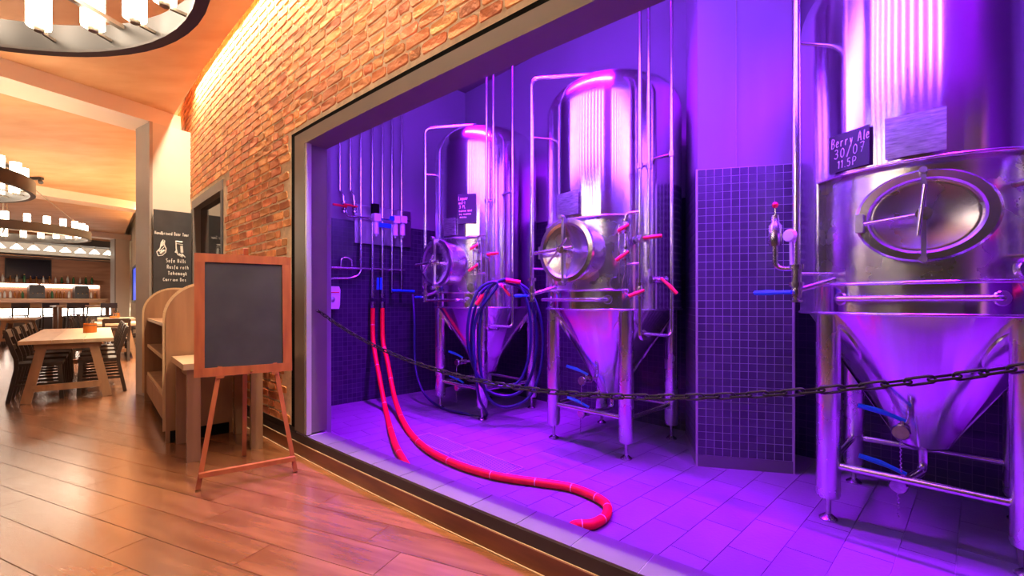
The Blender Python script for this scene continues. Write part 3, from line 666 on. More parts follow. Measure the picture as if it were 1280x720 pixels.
def left_cluster(t, lx, ly, big=False):
    d = Vector((lx, ly, 0)).normalized(); side = Vector((-.72, -.69, 0))
    b = MB(); b.cyl((lx, ly, 1.28), d * (TR - .04) + Z3 * 1.34, .016, n=10); b.cyl((lx, ly, 1.24), (lx, ly, 1.42), .024, n=14); b.cyl((lx, ly, 1.395), (lx, ly, 1.42), .036, n=14); b.cyl((lx, ly, 1.30), (lx, ly, 1.325), .036, n=14); b.build('pipe_union', 'valve_steel', t, 40)
    valve(t, (lx, ly, 1.27), (0, 0, 1), Vector((-1, .35, 0)), 'blue_plastic', hl=.19, L=.10, r=.018, stem=(-.5, -.85, 0))
    if big:
        q = Vector((lx - .10, ly - .01, 0))
        b = MB(); b.tube(fillet([(lx, ly, 1.40), q + Z3 * 1.40, q + Z3 * 1.55], .05), .015, 10); b.lathe([(.001, 1.53), (.03, 1.53), (.034, 1.55), (.034, 1.64), (.02, 1.66), (.02, 1.70), (.001, 1.70)], 18, q); b.cyl(q + Z3 * 1.70, q + Z3 * 1.745, .005, n=6); b.build('relief_valve', 'valve_steel', t, 40)
        g = MB().lathe([(.001, .012), (.030, .012), (.034, .004), (.034, -.012), (.001, -.012)], 20, Vector((lx - .02, ly - .05, 1.575)), frame_of((-.3, -.95, 0))); g.cyl((lx - .02, ly - .03, 1.575), (lx - .02, ly - .02, 1.42), .007, n=8); g.build('pressure_gauge', 'white_plastic', t, 40)
        MB().lathe([(.001, 1.775), (.012, 1.77), (.017, 1.757), (.012, 1.744), (.001, 1.74)], 12, q).build('relief_knob', 'red_plastic', t, 60)
    else:
        b = MB(); b.tube(fillet([(lx, ly, 1.36), (lx + .05, ly - .06, 1.36), (lx + .05, ly - .06, 1.62)], .04), .010, 8); b.cyl((lx + .05, ly - .06, 1.55), (lx + .05, ly - .06, 1.66), .016, n=10); b.build('safety_valve', 'valve_steel', t, 40)
t1 = tank((-.30, 5.19, 0), 'steel cone-bottom tank with looped dark blue hose hung on its side', 'neck')
upright_pipes(t1, (-.30, -.62)); right_cluster(t1); left_cluster(t1, -.30, -.62)
chalk_plate(t1, 30, 2.02, 2.32, .20, [('Lagunr', .80, .12, .06), ('wort', .66, .10, .07), ('3 PL', .52, .10, .10), ('sunne mst', .40, .07, .08), ('nu suenn', .29, .07, .10), ('mssnu', .19, .06, .14)], hs=[.018, .020, .020, .017, .017, .015])
name_plate(t1, 10, 1.91, 2.09, .16)
t2 = tank((.895, 4.03, 0), 'steel cone-bottom tank standing beside the tiled pillar, no chalk sign', 'neck')
upright_pipes(t2, (-.38, -.64)); right_cluster(t2); left_cluster(t2, -.38, -.64)
name_plate(t2, -3, 1.915, 2.10, .22)
t3 = tank((2.30, 2.53, 0), 'steel cone-bottom tank with oval hatch and Berry Ale chalk sign', 'oval')
upright_pipes(t3, (-.47, -.60), False); right_cluster(t3); left_cluster(t3, -.47, -.60, True)
chalk_plate(t3, -25, 1.905, 2.10, .20, [('Berry Ale', .66, .24, .07), ('30/07', .36, .24, .14), ('11.5P', .08, .20, .22)], hs=[.0235, .032, .027])
name_plate(t3, 1, 1.905, 2.10, .215)
MB().cyl(Vector((.895, 4.03, 0)) * 0 + Vector((.10, .20, 3.14)), (.10, .20, 3.24), .02, n=10).build('breather', 'valve_steel', t2, 40)

# ================================================================ PIPE MANIFOLD on the end wall
def lw(px):                                                    # parameter along the end wall for a pixel column
    k = (px - CX) / F; return (k * L0.y - L0.x) / (V.x - k * V.y)
def lwp(px, py, off):
    p = L0 + U * off; k = (px - CX) / F; t = (k * p.y - p.x) / (V.x - k * V.y); q = p + V * t; return Vector((q.x, q.y, EYE - (py - HY) * q.y / F))
mf = thing('pipe_manifold', 'wall panel with upright supply pipes, regulators and taps', 'manifold', lwp(478, 305, .02))
mo = mf.location.copy(); mf_l = lambda px, py, off: lwp(px, py, off) - mo
pa, pb = lwp(443, 305, .03), lwp(513, 308, .03)
MB().box((pa + pb) / 2 - mo + Z3 * .235, ((pb - pa).length, .02, .47), ((pb - pa).normalized().cross(Z3).cross(Z3) * -1, (pb - pa).normalized().cross(Z3), Z3)).build('back_panel', 'steel_dull', mf)
for px, yb in ((451, 334), (465.5, 366), (478, 366), (490, 366), (502, 362)):
    top = mf_l(px, 110, .075); top.z = 4.1 - mo.z; MB().tube([top, mf_l(px, yb, .075)], .016, 10).build('supply_pipe', 'pipe_steel', mf, 60)
for px in (425, 438):
    top = mf_l(px, 110, .075); top.z = 4.1 - mo.z; q = mf_l(px, 240, .075)
    MB().tube(fillet([top, q, mf_l(px + 4, 243, .11), mf_l(px + 5, 262, .11)], .04), .016, 10).build('supply_pipe', 'pipe_steel', mf, 60)
    valve(mf, mf_l(px + 5, 259, .11), (0, 0, 1), -V, 'red_plastic', hl=.16, L=.12, r=.02, stem=U)
MB().tube(fillet([mf_l(432, 262, .11), mf_l(434, 270, .11), mf_l(446, 271, .11), mf_l(466, 273, .11)], .05), .013, 8).build('cross_pipe', 'pipe_steel', mf, 60)
for px, py in ((470, 272), (494, 275), (503, 275)):
    b = MB(); c = mf_l(px, py, .13); b.box(c, (.09, .09, .09), (V, U, Z3)); b.cyl(c - Z3 * .04, c - Z3 * .20, .034, n=14); b.cyl(c - Z3 * .20, c - Z3 * .23, .014, n=8); b.build('regulator', 'white_plastic', mf, 40)
MB().tube([mf_l(462, 273, .13), mf_l(512, 276, .13)], .012, 8).build('cross_pipe', 'pipe_steel', mf, 60)
for px, py, s_ in ((481, 282, .16), (490, 273, .05)): MB().box(mf_l(px, py, .17), (s_, .04, .05), (V, U, Z3)).build('blue_block', 'blue_plastic', mf)
MB().box(mf_l(469, 261, .12), (.09, .04, .12), (V, U, Z3)).build('control_box', 'black', mf)
b = MB(); b.tube(fillet([mf_l(407, 334, .06), mf_l(506, 338, .06)], .02), .016, 8); b.build('lower_rail', 'pipe_steel', mf, 60)
b = MB(); b.tube(fillet([mf_l(407, 348, .06), mf_l(440, 348, .06), mf_l(451, 342, .06), mf_l(451, 330, .06)], .1), .014, 8); b.build('return_pipe', 'pipe_steel', mf, 60)
b = MB(); b.tube(spline([mf_l(426, 333, .06), mf_l(427, 324, .06), mf_l(433, 322, .06), mf_l(439, 325, .06), mf_l(440, 333, .06)], 5), .012, 8); b.build('hoop', 'pipe_steel', mf, 60)
for px in (466, 478):
    b = MB(); c = mf_l(px, 366, .075); b.cyl(c, c - Z3 * .06, .024, n=12); b.cyl(c - Z3 * .02, c - Z3 * .035, .034, n=12); b.build('hose_coupling', 'valve_steel', mf, 40)
for px, d in ((472, 1), (476, 1)): MB().tube([mf_l(px, 362, .12), mf_l(px + .5, 347, .13)], [.017, .014], 8).build('tap_handle', 'blue_plastic', mf, 50)
MB().tube([mf_l(490, 363, .10), mf_l(518, 364, .10)], .016, 8).build('tap_handle', 'blue_plastic', mf, 50)
# thin conduit and soap dispenser
MB().tube([lwp(406, 358, .03), lwp(406, 262, .03) + Z3 * 1.6], .012, 8).build('conduit', 'pipe_steel', None, 60); tag(bpy.data.objects['conduit'], 'thin upright conduit on the wall above the soap dispenser', 'pipe')
sd = thing('soap_dispenser', 'white wall soap dispenser with red stripe', 'dispenser', lwp(411, 386, .016))
so = sd.location.copy(); cd = lwp(411, 386, .06) - so
b = MB(); prof = [(-.075, 0), (.075, 0), (.085, .05), (.09, .22), (.075, .26), (-.075, .26), (-.09, .22), (-.085, .05)]
b.prism([V * x + Z3 * z for x, z in prof], U * .11); b.build('body', 'white_plastic', sd)
MB().box(U * .112 + Z3 * .19, (.15, .008, .012), (V, U, Z3)).build('stripe', 'red_plastic', sd)
MB().lathe([(.001, .012), (.026, .008), (.03, 0)], 16, U * .11 + Z3 * .11, (V, Z3, U)).build('button', 'steel_dull', sd, 40)

# ================================================================ HOSES AND CHAIN
hz = .028
topA, topB = lwp(466, 380, .075), lwp(478, 380, .075)
def gz(px, py, z=hz): return ground(px, py, z)
kin = lambda s, d=.22: W(s, -d, hz)
path = [topA, topA + Vector((.02, -.05, -.45)), at(474, 470, 5.25), gz(482, 512), gz(489, 540), gz(499, 566), kin(1.42), kin(1.75, .215), kin(2.3, .215), kin(2.62, .225), gz(716, 659), gz(741, 655), gz(757, 645), gz(758, 631), gz(742, 620), gz(712, 609), gz(670, 602.5), gz(620, 595), gz(570, 580), gz(532, 560), gz(508, 534), at(494, 500, 5.0), at(484, 450, 5.45), topB + Vector((.02, -.05, -.45)), topB]
hp = spline(path, 10)
rh = thing('red_hose', 'thick red hose looping from the wall taps across the purple-lit floor', 'hose', (topA.x, topA.y, 0))
MB().tube([p - rh.location for p in hp], .027, 12).build('hose', 'red_hose', rh, 60)
for i in range(6, len(hp) - 6, 11):
    p, q = hp[i], hp[i + 1]; d = (q - p).normalized(); MB().cyl(p - rh.location, p + d * .006 - rh.location, .0278, n=12).build('hose_mark', 'hose_ring', rh, 60)
for e, f in ((hp[0], hp[1]), (hp[-1], hp[-2])): MB().cyl(e - rh.location + Z3 * .03, e - rh.location - Z3 * .05, .032, n=12).build('ferrule', 'valve_steel', rh, 60)
# dark blue hose hung on the first tank
hook = Vector(t1.location) + (U * math.sin(R(62)) - V * math.cos(R(62))) * .80 + Z3 * 1.36
MB().tube([hook - (U * .3 - V * .16), hook + Vector((.03, -.08, .02))], .014, 8).build('hose_hook', 'steel_dull', None, 50); hk = bpy.data.objects['hose_hook']
hk.parent = t1; hk.matrix_parent_inverse = Matrix.Translation(t1.location) .inverted() if False else (Matrix.Translation((-.30, 5.19, 0)) @ Matrix.Rotation(R(-46), 4, 'Z')).inverted()
bh = thing('blue_hose_coil', 'dark blue hose looped over a hook on the steel tank', 'hose', (hook.x, hook.y, 0))
side = Vector((1, -.05, 0)); tow = Vector((0, -1, 0)); pts = []
for k, (wl_, wr_, zb, dd) in enumerate(((.30, .30, .30, .02), (.22, .36, .20, .05), (.33, .24, .40, .08))):
    c = hook + tow * dd - Z3 * hook.z
    for a in range(0, 360, 30):
        th = R(90 - a) ; x = math.cos(th); zt = hook.z + .05 + .012 * k; mid = (zt + zb) / 2
        pts.append(c + side * ((wr_ if x > 0 else wl_) * abs(x) ** .8 * (1 if x > 0 else -1) + (.02 if x > 0 else -.02)) + Z3 * (mid + (zt - mid) * math.sin(th)) - Z3 * 0)
pts += [hook + tow * .08 + side * -.06 + Z3 * .02, hook + tow * .08 + side * -.28 + Z3 * -.35, hook + side * -.25 + Z3 * -1.0 + tow * .1]
tail = [gz(608, 520, .02), gz(575, 516, .02), gz(548, 508, .02), at(528, 488, 5.4), at(519, 455, 5.6), at(518, 400, 5.75), lwp(516, 368, .1)]
MB().tube([p - bh.location for p in spline(pts + tail, 6)], .015, 8).build('hose', 'blue_hose', bh, 60)
MB().tube([hook + Vector((.02, -.10, .065)) - bh.location, hook + Vector((.16, -.10, .045)) - bh.location], .020, 10).build('red_grip', 'red_plastic', bh, 50)
MB().tube([hook + Vector((-.20, -.12, -.08)) - bh.location, hook + Vector((-.26, -.12, -.17)) - bh.location], .020, 10).build('red_grip', 'red_plastic', bh, 50)
# barrier chain
def chain_z(s):
    return .80 + .087 * (s - 2.3) ** 2
ch = thing('barrier_chain', 'dark metal chain sagging across the brewery opening', 'chain', W(.29, -.07, 0))
def link_mesh():
    L, w_, r = .034, .0115, .0042; p = []
    for k in range(12):
        a = 2 * math.pi * k / 12; p.append(Vector((math.cos(a) * w_ + (L - w_ if math.cos(a) > 0 else -(L - w_)), math.sin(a) * w_, 0)))
    P = p + [p[0]]; m = MB(); m.tube(P, r, 6, cap=False); return m.mesh('link', 'chain', 60)
lm = link_mesh(); s = .30; k = 0; o0 = ch.location.copy()
while s < 4.93:
    p = W(s, -.07, chain_z(s)); q = W(s + .01, -.07, chain_z(s + .01)); d = (q - p).normalized(); y = Z3.cross(d).normalized(); z = d.cross(y)
    rot = Matrix((d, y, z)).transposed().to_4x4() @ Matrix.Rotation(R(90 * (k % 2)) + R(20), 4, 'X')
    o = put('link', lm, ch); o.matrix_local = Matrix.Translation(p - o0) @ rot
    s += .053 * (q - p).xy.length / (q - p).length; k += 1
b = MB().lathe([(.001, .02), (.012, .02), (.016, .005), (.016, 0)], 12, W(.285, -.07, 1.15) - o0, frame_of(U)); b.tube([W(.285, -.07, 1.15) - o0, W(.32, -.07, 1.16) - o0], .005, 6); b.build('eye_bolt', 'valve_steel', ch, 40)

# ================================================================ EASEL CHALKBOARD
FLp, FRp = Vector((-2.03, 2.92, 0)), Vector((-1.55, 3.236, 0)); E = (FRp - FLp).normalized(); EB = Vector((-E.y, E.x, 0)); EM = (FLp + FRp) / 2
es = thing('easel_chalkboard', 'blank framed chalkboard on a reddish wooden easel', 'easel', EM, math.atan2(E.y, E.x))   # local x along the board, y to the back
def lean(z): return .05 + .11 * z / 1.55
hw = .287
for sgn in (-1, 1):
    MB().bar((sgn * hw, 0, .005), (sgn * .165, lean(.76), .78), .028, .022, up=(0, 1, 0)).build('leg', 'easel_wood', es)
MB().bar((0, .60, .005), (-.01, .17, 1.60), .03, .022, up=(0, 1, 0)).build('rear_leg', 'easel_wood', es)
b = MB().bar((-hw * .98, -.018, .10), (hw * .98, -.018, .105), .035, .03); b.build('cross_bar', 'easel_wood', es)
bx0, bx1, bz0, bz1 = -.31, .275, .716, 1.545; tl_ = Vector((0, .11 / 1.55, 1)).normalized(); nrm = Vector((0, -tl_.z, tl_.y))
def bp(x, z, off=0): return Vector((x, lean(z), z)) + nrm * off
cen = (bp(bx0, bz0) + bp(bx1, bz1)) / 2; hgt = (bz1 - bz0) * 1.003
MB().box(cen + nrm * .006, (bx1 - bx0 - .10, .010, hgt - .10), (X3, -nrm, tl_)).build('slate', 'chalkboard', es)
fw = .058
for nm, c, sz in (('frame_bar', bp(bx0 + fw / 2, (bz0 + bz1) / 2), (fw, .026, hgt - 2 * fw)), ('frame_bar', bp(bx1 - fw / 2, (bz0 + bz1) / 2), (fw, .026, hgt - 2 * fw)), ('frame_bar', bp((bx0 + bx1) / 2, bz1 - fw / 2), (bx1 - bx0, .026, fw)), ('frame_bar', bp((bx0 + bx1) / 2, bz0 + fw / 2), (bx1 - bx0, .026, fw))):
    o = MB().box(c + nrm * .010, sz, (X3, -nrm, tl_)).build(nm, 'easel_wood', es)
for x in (-.165, .165): MB().box(bp(x, bz0 - .006, .014), (.045, .03, .02), (X3, -nrm, tl_)).build('clip', 'easel_wood', es)
MB().lathe([(.001, .006), (.006, .005), (.008, 0)], 10, bp(.02, bz0 + .02, .024), (X3, tl_, nrm)).build('screw', 'brass', es, 40)

# ================================================================ SERVICE SHELF, SIDE TABLE
E1 = Vector((-.68, .735, 0)).normalized(); E2 = Vector((E1.y, -E1.x, 0))          # along the wall away, towards the wall
SA = Vector((-2.98, 3.89, 0)); SL, SD, SH = 2.28, .50, 1.375
sf = thing('shelf_unit', 'brown wooden shelf unit with round-shouldered end panels by the column', 'shelf', SA, math.atan2(-E2.y, -E2.x) + math.pi)  # local x towards wall, y away
def endpanel(y, th):
    r_ = .30; pr = [(0, y, .0), (SD, y, .0), (SD, y, SH)] + [(r_ - r_ * math.sin(R(a)), y, SH - r_ + r_ * math.cos(R(a))) for a in range(0, 91, 9)]
    return MB().prism(pr, (0, th, 0))
sf['label'] = sf['label']
def sf_add(mb, n, m): return mb.build(n, m, sf)
sf_add(endpanel(0, .035), 'end_panel', 'shelf_wood'); sf_add(endpanel(SL - .035, .035), 'end_panel', 'shelf_wood')
for y in (-.004, SL - .039):
    pr = [(0, y, 0.1)] + [(.30 - .30 * math.sin(R(a)), y, SH - .30 + .30 * math.cos(R(a))) for a in range(90, -1, -9)] + [(SD, y, SH)]
    out = [Vector(p) for p in pr]; m = MB()
    for a, c in zip(out[:-1], out[1:]): m.bar(a + Vector((0, .022, 0)), c + Vector((0, .022, 0)), .042, .004, up=(0, 1, 0)) if (c - a).length > .001 else None
    sf_add(m, 'edge_band', 'shelf_edge')
for z in (.34, .68, 1.0): sf_add(MB().box((SD / 2 + .02, SL / 2, z), (SD - .05, SL - .08, .03)), 'shelf', 'shelf_wood'); sf_add(MB().box((.035, SL / 2, z), (.012, SL - .08, .034)), 'shelf_edge', 'shelf_edge')
sf_add(MB().box((SD - .012, SL / 2, .75), (.02, SL - .08, 1.2)), 'back_board', 'shelf_wood')
for i in range(3): sf_add(MB().box((.03, .05 + (SL - .1) * (i + .5) / 3, .215), (.02, (SL - .1) / 3 - .008, .21)), 'drawer_front', 'shelf_wood')
sf_add(MB().box((SD / 2 + .03, SL / 2, .05), (SD - .08, SL - .1, .10)), 'plinth', 'black')
sf_add(MB().box((SD / 2, -.02 + .0175, .05), (SD - .06, .004, .10)), 'kick_strip', 'black')
def loc_sf(x, y, z): return SA + E2 * x + E1 * y + Z3 * z
for (x, y, z, n_, lb) in ((.22, .55, .3555, 5, 'stack of five pale plates on the lower shelf'), (.2, .5, .6955, 3, 'stack of three pale plates on the middle shelf')):
    t = thing('plate_stack', lb, 'plates', loc_sf(x, y, z))
    for i in range(n_): MB().lathe([(.001, i * .012), (.07, i * .012), (.12, i * .012 + .018), (.12, i * .012 + .022), (.07, i * .012 + .006), (.001, i * .012 + .006)], 20).build('plate', 'ceramic', t, 40).location.z = 0
st = thing('side_table', 'small wooden table pushed against the shelf unit behind the easel', 'table', (-2.46, 3.38, 0), math.atan2(-E2.y, -E2.x) + math.pi)
TW, TL_ = .60, .69
MB().box((TW / 2, TL_ / 2, .727), (TW, TL_, .046)).build('tabletop', 'table_wood', st)
for x, y in ((.07, .03), (.50, .03), (.07, .64), (.50, .64)): MB().box((x, y + .012, .352), (.085, .05, .703)).build('leg', 'leg_wood', st)
for y in (.05, .64): MB().box((.285, y + .012, .66), (.345, .02, .08)).build('apron', 'leg_wood', st)
MB().box((.07, .345, .66), (.02, .53, .08)).build('apron', 'leg_wood', st)

# ================================================================ MENU BOARD ON THE COLUMN
m0, m1 = Vector((-4.535, 5.715, 0)), Vector((-4.245, 5.985, 0)); me_ = (m1 - m0).normalized(); mn = Vector((me_.y, -me_.x, 0)); ml = (m1 - m0).length
mb_ = thing('menu_board', 'tall black menu board with white chalk writing on the column', 'menu board', (m0 + m1) / 2 + Z3 * 1.05, math.atan2(me_.y, me_.x))
MB().box((0, 0, .67), (ml, .02, 1.34)).build('slate', 'chalkboard', mb_)
def ln(txt, z, h, wd, x0): chalk(MB(), txt, (x0, -.0125, z - 1.05), X3, Z3, h, wd=wd, r=.0032).build('chalk_writing', 'chalk', mb_)
ln('Handbrewed Beer Tour', 2.075, .040, .0185, -.185); ln('Sofe Hills', 1.725, .048, .025, -.07); ln('Rasfa roth', 1.645, .044, .024, -.06); ln('Tehemagk', 1.565, .044, .026, -.05); ln('Carrion Des', 1.485, .038, .024, -.10)
m = MB()
def dr_(pts, r=.004): m.tube([Vector((x, -.0125, z - 1.05)) for x, z in pts], r, 4)
dr_([(-.15, 1.80), (-.165, 1.85), (-.13, 1.90), (-.12, 1.97), (-.10, 2.01), (-.085, 2.0), (-.09, 1.95), (-.07, 1.90), (-.075, 1.85), (-.11, 1.81), (-.15, 1.80)], .006); dr_([(-.14, 1.85), (-.09, 1.92)]); dr_([(-.13, 1.83), (-.085, 1.88)], .013); dr_([(-.15, 1.87), (-.10, 1.86)], .010); dr_([(-.11, 1.93), (-.095, 1.985)], .010); dr_([(-.12, 1.92), (-.10, 1.99)], .006)
dr_([(.03, 2.01), (.035, 1.90), (.05, 1.83), (.10, 1.80), (.115, 1.83), (.10, 1.90), (.105, 2.0), (.03, 2.01)], .006); dr_([(.03, 1.975), (.105, 1.965)], .005); dr_([(.04, 1.89), (.025, 1.86), (.05, 1.85)], .008); dr_([(.09, 1.85), (.13, 1.80)], .006); dr_([(.09, 1.95), (.095, 1.86)], .014); dr_([(.035, 2.0), (.10, 1.995)], .011); dr_([(.06, 1.84), (.10, 1.815)], .010)
m.build('chalk_drawing', 'chalk', mb_)

# ================================================================ CHANDELIERS
def chandelier(c, label, rr=1.15, z=2.42, nl=26):
    t = thing('ring_chandelier', label, 'chandelier', (c[0], c[1], z), 0, 'ring chandeliers down the dining room')
    MB().lathe([(rr - .045, 0), (rr, 0), (rr, .15), (rr - .008, .15), (rr - .008, .012), (rr - .045, .012), (rr - .045, 0)], 64).build('ring', 'ring_iron', t, 40)
    MB().lathe([(rr - .010, .013), (rr - .0095, .149)], 64).build('inner_band', 'ring_inner', t, 40)
    for i in range(3):
        a = R(20 + i * 60); MB().bar((math.cos(a) * (rr - .01), math.sin(a) * (rr - .01), .13), (-math.cos(a) * (rr - .01), -math.sin(a) * (rr - .01), .13), .028, .02).build('spoke', 'rod', t)
    for i in range(4):
        a = R(50 + i * 90); e = Vector((math.cos(a) * (rr - .02), math.sin(a) * (rr - .02), .15)); q = Vector((0, 0, CZ - z - .02)); MB().cyl(e, q, .006, n=6).build('tie_rod', 'rod', t, 50); MB().cyl(e + (q - e) * .04, e + (q - e) * .09, .012, n=8).build('turnbuckle', 'brass', t, 50)
    MB().lathe([(.001, CZ - z), (.09, CZ - z), (.08, CZ - z - .05), (.001, CZ - z - .06)], 20).build('ceiling_rose', 'ring_iron', t, 40)
    gm = MB().lathe([(.044, .0), (.044, .20), (.040, .20), (.040, .01), (.001, .008)], 12).mesh('lamp_glass', 'lamp_glass', 50); hm = MB().lathe([(.001, -.01), (.018, -.01), (.022, .0), (.022, .012), (.001, .012)], 12).box((.055, 0, -.005), (.07, .014, .012)).mesh('lamp_holder', 'rod', 40)
    for i in range(nl):
        a = 2 * math.pi * i / nl; p = (math.cos(a) * (rr - .095), math.sin(a) * (rr - .095), .075)
        h = put('lamp_holder', hm, t, p, a); put('lamp_glass', gm, h, (0, 0, .012))
    return t
chandelier((-2.09, 1.07), 'large ring chandelier hanging closest to the brick wall opening')
chandelier((-6.25, 4.35), 'ring chandelier hanging over the trestle dining table')
chandelier((-9.15, 8.15), 'ring chandelier hanging closest to the bar')

# ================================================================ DINING FURNITURE
UT, VT = Vector((-.67, .74, 0)).normalized(), Vector((.74, .67, 0)).normalized(); TRZ = math.atan2(VT.y, VT.x)     # local x across the table, y along it
def trestle(loc, length, width, label, name='dining_table', h=.75, lw_=.09):
    t = thing(name, label, 'table', loc, TRZ)
    np_ = 3
    for i in range(np_): MB().box((width * (i + .5) / np_, length / 2, h - .022), (width / np_ - .003, length, .044)).build('top_plank', 'table_wood', t)
    for y in (.10, length - .10):
        for x0, x1 in ((.20, .06), (width - .20, width - .06)): MB().bar((x0, y, h - .045), (x1, y - (.06 if y < 1 else -.06), 0), .09, .055, up=(0, 1, 0)).build('leg', 'leg_wood', t)
        MB().box((width / 2, y, h - .085), (width - .25, .05, .07)).build('apron', 'leg_wood', t)
        MB().box((width / 2, y - (.05 if y < 1 else -.05), .17), (width - .2, .045, .075)).build('stretcher', 'leg_wood', t)
    return t
def chair(loc, rz, label, group):
    t = thing('dining_chair', label, 'chair', loc, rz, group)              # local: back at +y
    MB().prism([(-.21, -.20, .43), (.21, -.20, .43), (.20, .20, .43), (-.20, .20, .43)], (0, 0, .035)).build('seat', 'dark_wood', t)
    for s_ in (-1, 1):
        MB().bar((s_ * .18, -.17, .43), (s_ * .19, -.19, 0), .042, .042).build('front_leg', 'dark_wood', t)
        m = MB(); pts = [(s_ * .185, .27, 0), (s_ * .185, .20, .40), (s_ * .19, .20, .52), (s_ * .20, .29, .86)]
        for a, c in zip(pts[:-1], pts[1:]): m.bar(a, c, .045, .04, up=(0, 1, 0))
        m.build('back_post', 'dark_wood', t)
        MB().bar((s_ * .187, -.18, .20), (s_ * .187, .235, .20), .02, .03).build('side_rail', 'dark_wood', t)
    MB().box((0, .285, .83), (.40, .028, .10), (X3, Vector((0, .97, -.25)), Vector((0, .25, .97)))).build('top_rail', 'dark_wood', t)
    MB().box((0, .245, .66), (.37, .02, .06), (X3, Vector((0, .97, -.25)), Vector((0, .25, .97)))).build('back_slat', 'dark_wood', t)
    return t
T0 = Vector((-5.81, 5.31, 0)); TWI, TLE = .85, 3.2
trestle(T0, TLE, TWI, 'long pale wooden trestle table with dark chairs along both sides')
first = None
def copy_chair(src, loc, rz, label):
    c = copy_tree(src); c.location = loc; c.rotation_euler = (0, 0, rz); c['label'] = label; return c
L_ = T0 + VT * .17; Rr = T0 + VT * (TWI - .15)
ends = ('at the end nearest the easel', 'second from the easel end', 'third from the easel end', 'at the end nearest the bar')
c0 = chair(L_ + UT * .40, TRZ + R(90), 'dark wooden chair, aisle side of the trestle table, ' + ends[0], 'chairs on the aisle side of the trestle table')
for i in range(1, 4): copy_chair(c0, L_ + UT * (.40 + i * .76), TRZ + R(90), 'dark wooden chair, aisle side of the trestle table, ' + ends[i])
for i in range(4):
    c = copy_chair(c0, Rr + UT * (.48 + i * .76), TRZ - R(90), 'dark wooden chair, wall side of the trestle table, ' + ends[i]); c['group'] = 'chairs on the wall side of the trestle table'
# cutlery jar on the table
cj = thing('cutlery_caddy', 'amber cutlery caddy standing on the trestle table', 'caddy', T0 + VT * .60 + UT * 1.55 + Z3 * .75)
b = MB().lathe([(.001, .005), (.075, .005), (.078, .0), (.078, .14), (.072, .14), (.072, .01), (.001, .01)], 20); b.build('jar', 'amber_jar', cj, 40)
MB().tube([(.08 * math.cos(R(a)), .08 * math.sin(R(a)), .11) for a in range(0, 361, 20)], .005, 6).build('wire_ring', 'dark_metal', cj, 50)
for i in range(7): a = i * 2.4; MB().bar((.03 * math.cos(a), .03 * math.sin(a), .02), (.05 * math.cos(a), .05 * math.sin(a), .20 + .015 * (i % 3)), .012, .004).build('cutlery', 'cutlery', cj)
# tables further back
T2 = Vector((-8.75, 9.35, 0)); trestle(T2, 1.7, .8, 'pale wooden table by the wall behind the near column')
L2, R2 = T2 + VT * .0, T2 + VT * .8
for i in range(2):
    copy_chair(c0, L2 + UT * (.45 + i * .75), TRZ + R(90), 'dark chair, aisle side of the table by the wall behind the near column')['group'] = 'chairs at the table behind the near column'
    copy_chair(c0, R2 + UT * (.45 + i * .75), TRZ - R(90), 'dark chair, wall side of the table by the wall behind the near column')['group'] = 'chairs at the table behind the near column, wall side'
copy_chair(c0, T2 + VT * .42 - UT * .34, TRZ + R(180), 'dark wooden chair at the head of the table by the wall behind the near column')['group'] = 'chair at a table head'
T3 = Vector((-14.0, 12.2, 0)); trestle(T3, 1.6, .8, 'pale wooden table standing furthest from the brick wall')
for i in range(2): copy_chair(c0, T3 - VT * .1 + UT * (.45 + i * .7), TRZ + R(90), 'dark wooden chair at the table furthest from the brick wall')['group'] = 'chairs at the table furthest from the brick wall'
T4 = Vector((-11.2, 12.2, 0)); trestle(T4, 1.6, .8, 'pale wooden table just in front of the tall bar table')
for i in range(2):
    copy_chair(c0, T4 - VT * .1 + UT * (.4 + i * .75), TRZ + R(90), 'dark wooden chair, aisle side, at the table before the tall bar table')['group'] = 'chairs before the tall bar table, aisle side'
    copy_chair(c0, T4 + VT * .9 + UT * (.4 + i * .75), TRZ - R(90), 'dark wooden chair, wall side, at the table before the tall bar table')['group'] = 'chairs before the tall bar table, wall side'
for q, lb in ((T2 + VT * .4 + UT * .7, 'amber cutlery caddy on the table by the wall behind the near column'), (T4 + VT * .4 + UT * .7, 'amber cutlery caddy on the table before the tall bar table')):
    c = copy_tree(cj); c.location = q + Z3 * .75; c['label'] = lb

# ================================================================ BAR
OB = Vector((-15.77, 16.5, 0)); BRZ = math.atan2(.843, .537); bx = Vector((.537, .843, 0)); by = Vector((-.843, .537, 0))
def onbar(x, y, z=0): return OB + bx * x + by * y + Z3 * z
bar = thing('bar_counter', 'long bar counter with wooden top and glowing white front', 'bar', OB, BRZ)
MB().box((-1.4, .33, 1.165), (5.6, .80, .05)).build('counter_top', 'bar_top', bar)
MB().box((-1.4, .36, 1.06), (5.5, .62, .16)).build('upper_panel', 'bar_top', bar)
MB().box((-1.4, .36, .84), (5.5, .62, .28)).build('lit_panel', 'bar_light', bar)
MB().box((-1.4, .36, .41), (5.5, .62, .58)).build('lower_panel', 'bar_grey', bar)
MB().box((-1.4, .40, .06), (5.4, .56, .12)).build('plinth', 'black', bar)
MB().tube([(-4.1, -.10, .22), (1.3, -.10, .22)], .025, 8).build('foot_rail', 'brass', bar, 60)
for x in (-3.9, -2.2, -.5, 1.2): MB().cyl((x, -.10, .22), (x, .06, .22), .014, n=6).build('rail_bracket', 'brass', bar)
wbk = struct(MB().box((-1.5, 3.0, 1.85), (12, .1, 3.7)).build('wall_bar', 'bar_wood'), 'wood panelled wall behind the bar', 'wall'); wbk.location = OB; wbk.rotation_euler = (0, 0, BRZ)
bb = thing('back_bar', 'back bar cabinet with a lit shelf for bottles', 'cabinet', OB, BRZ)
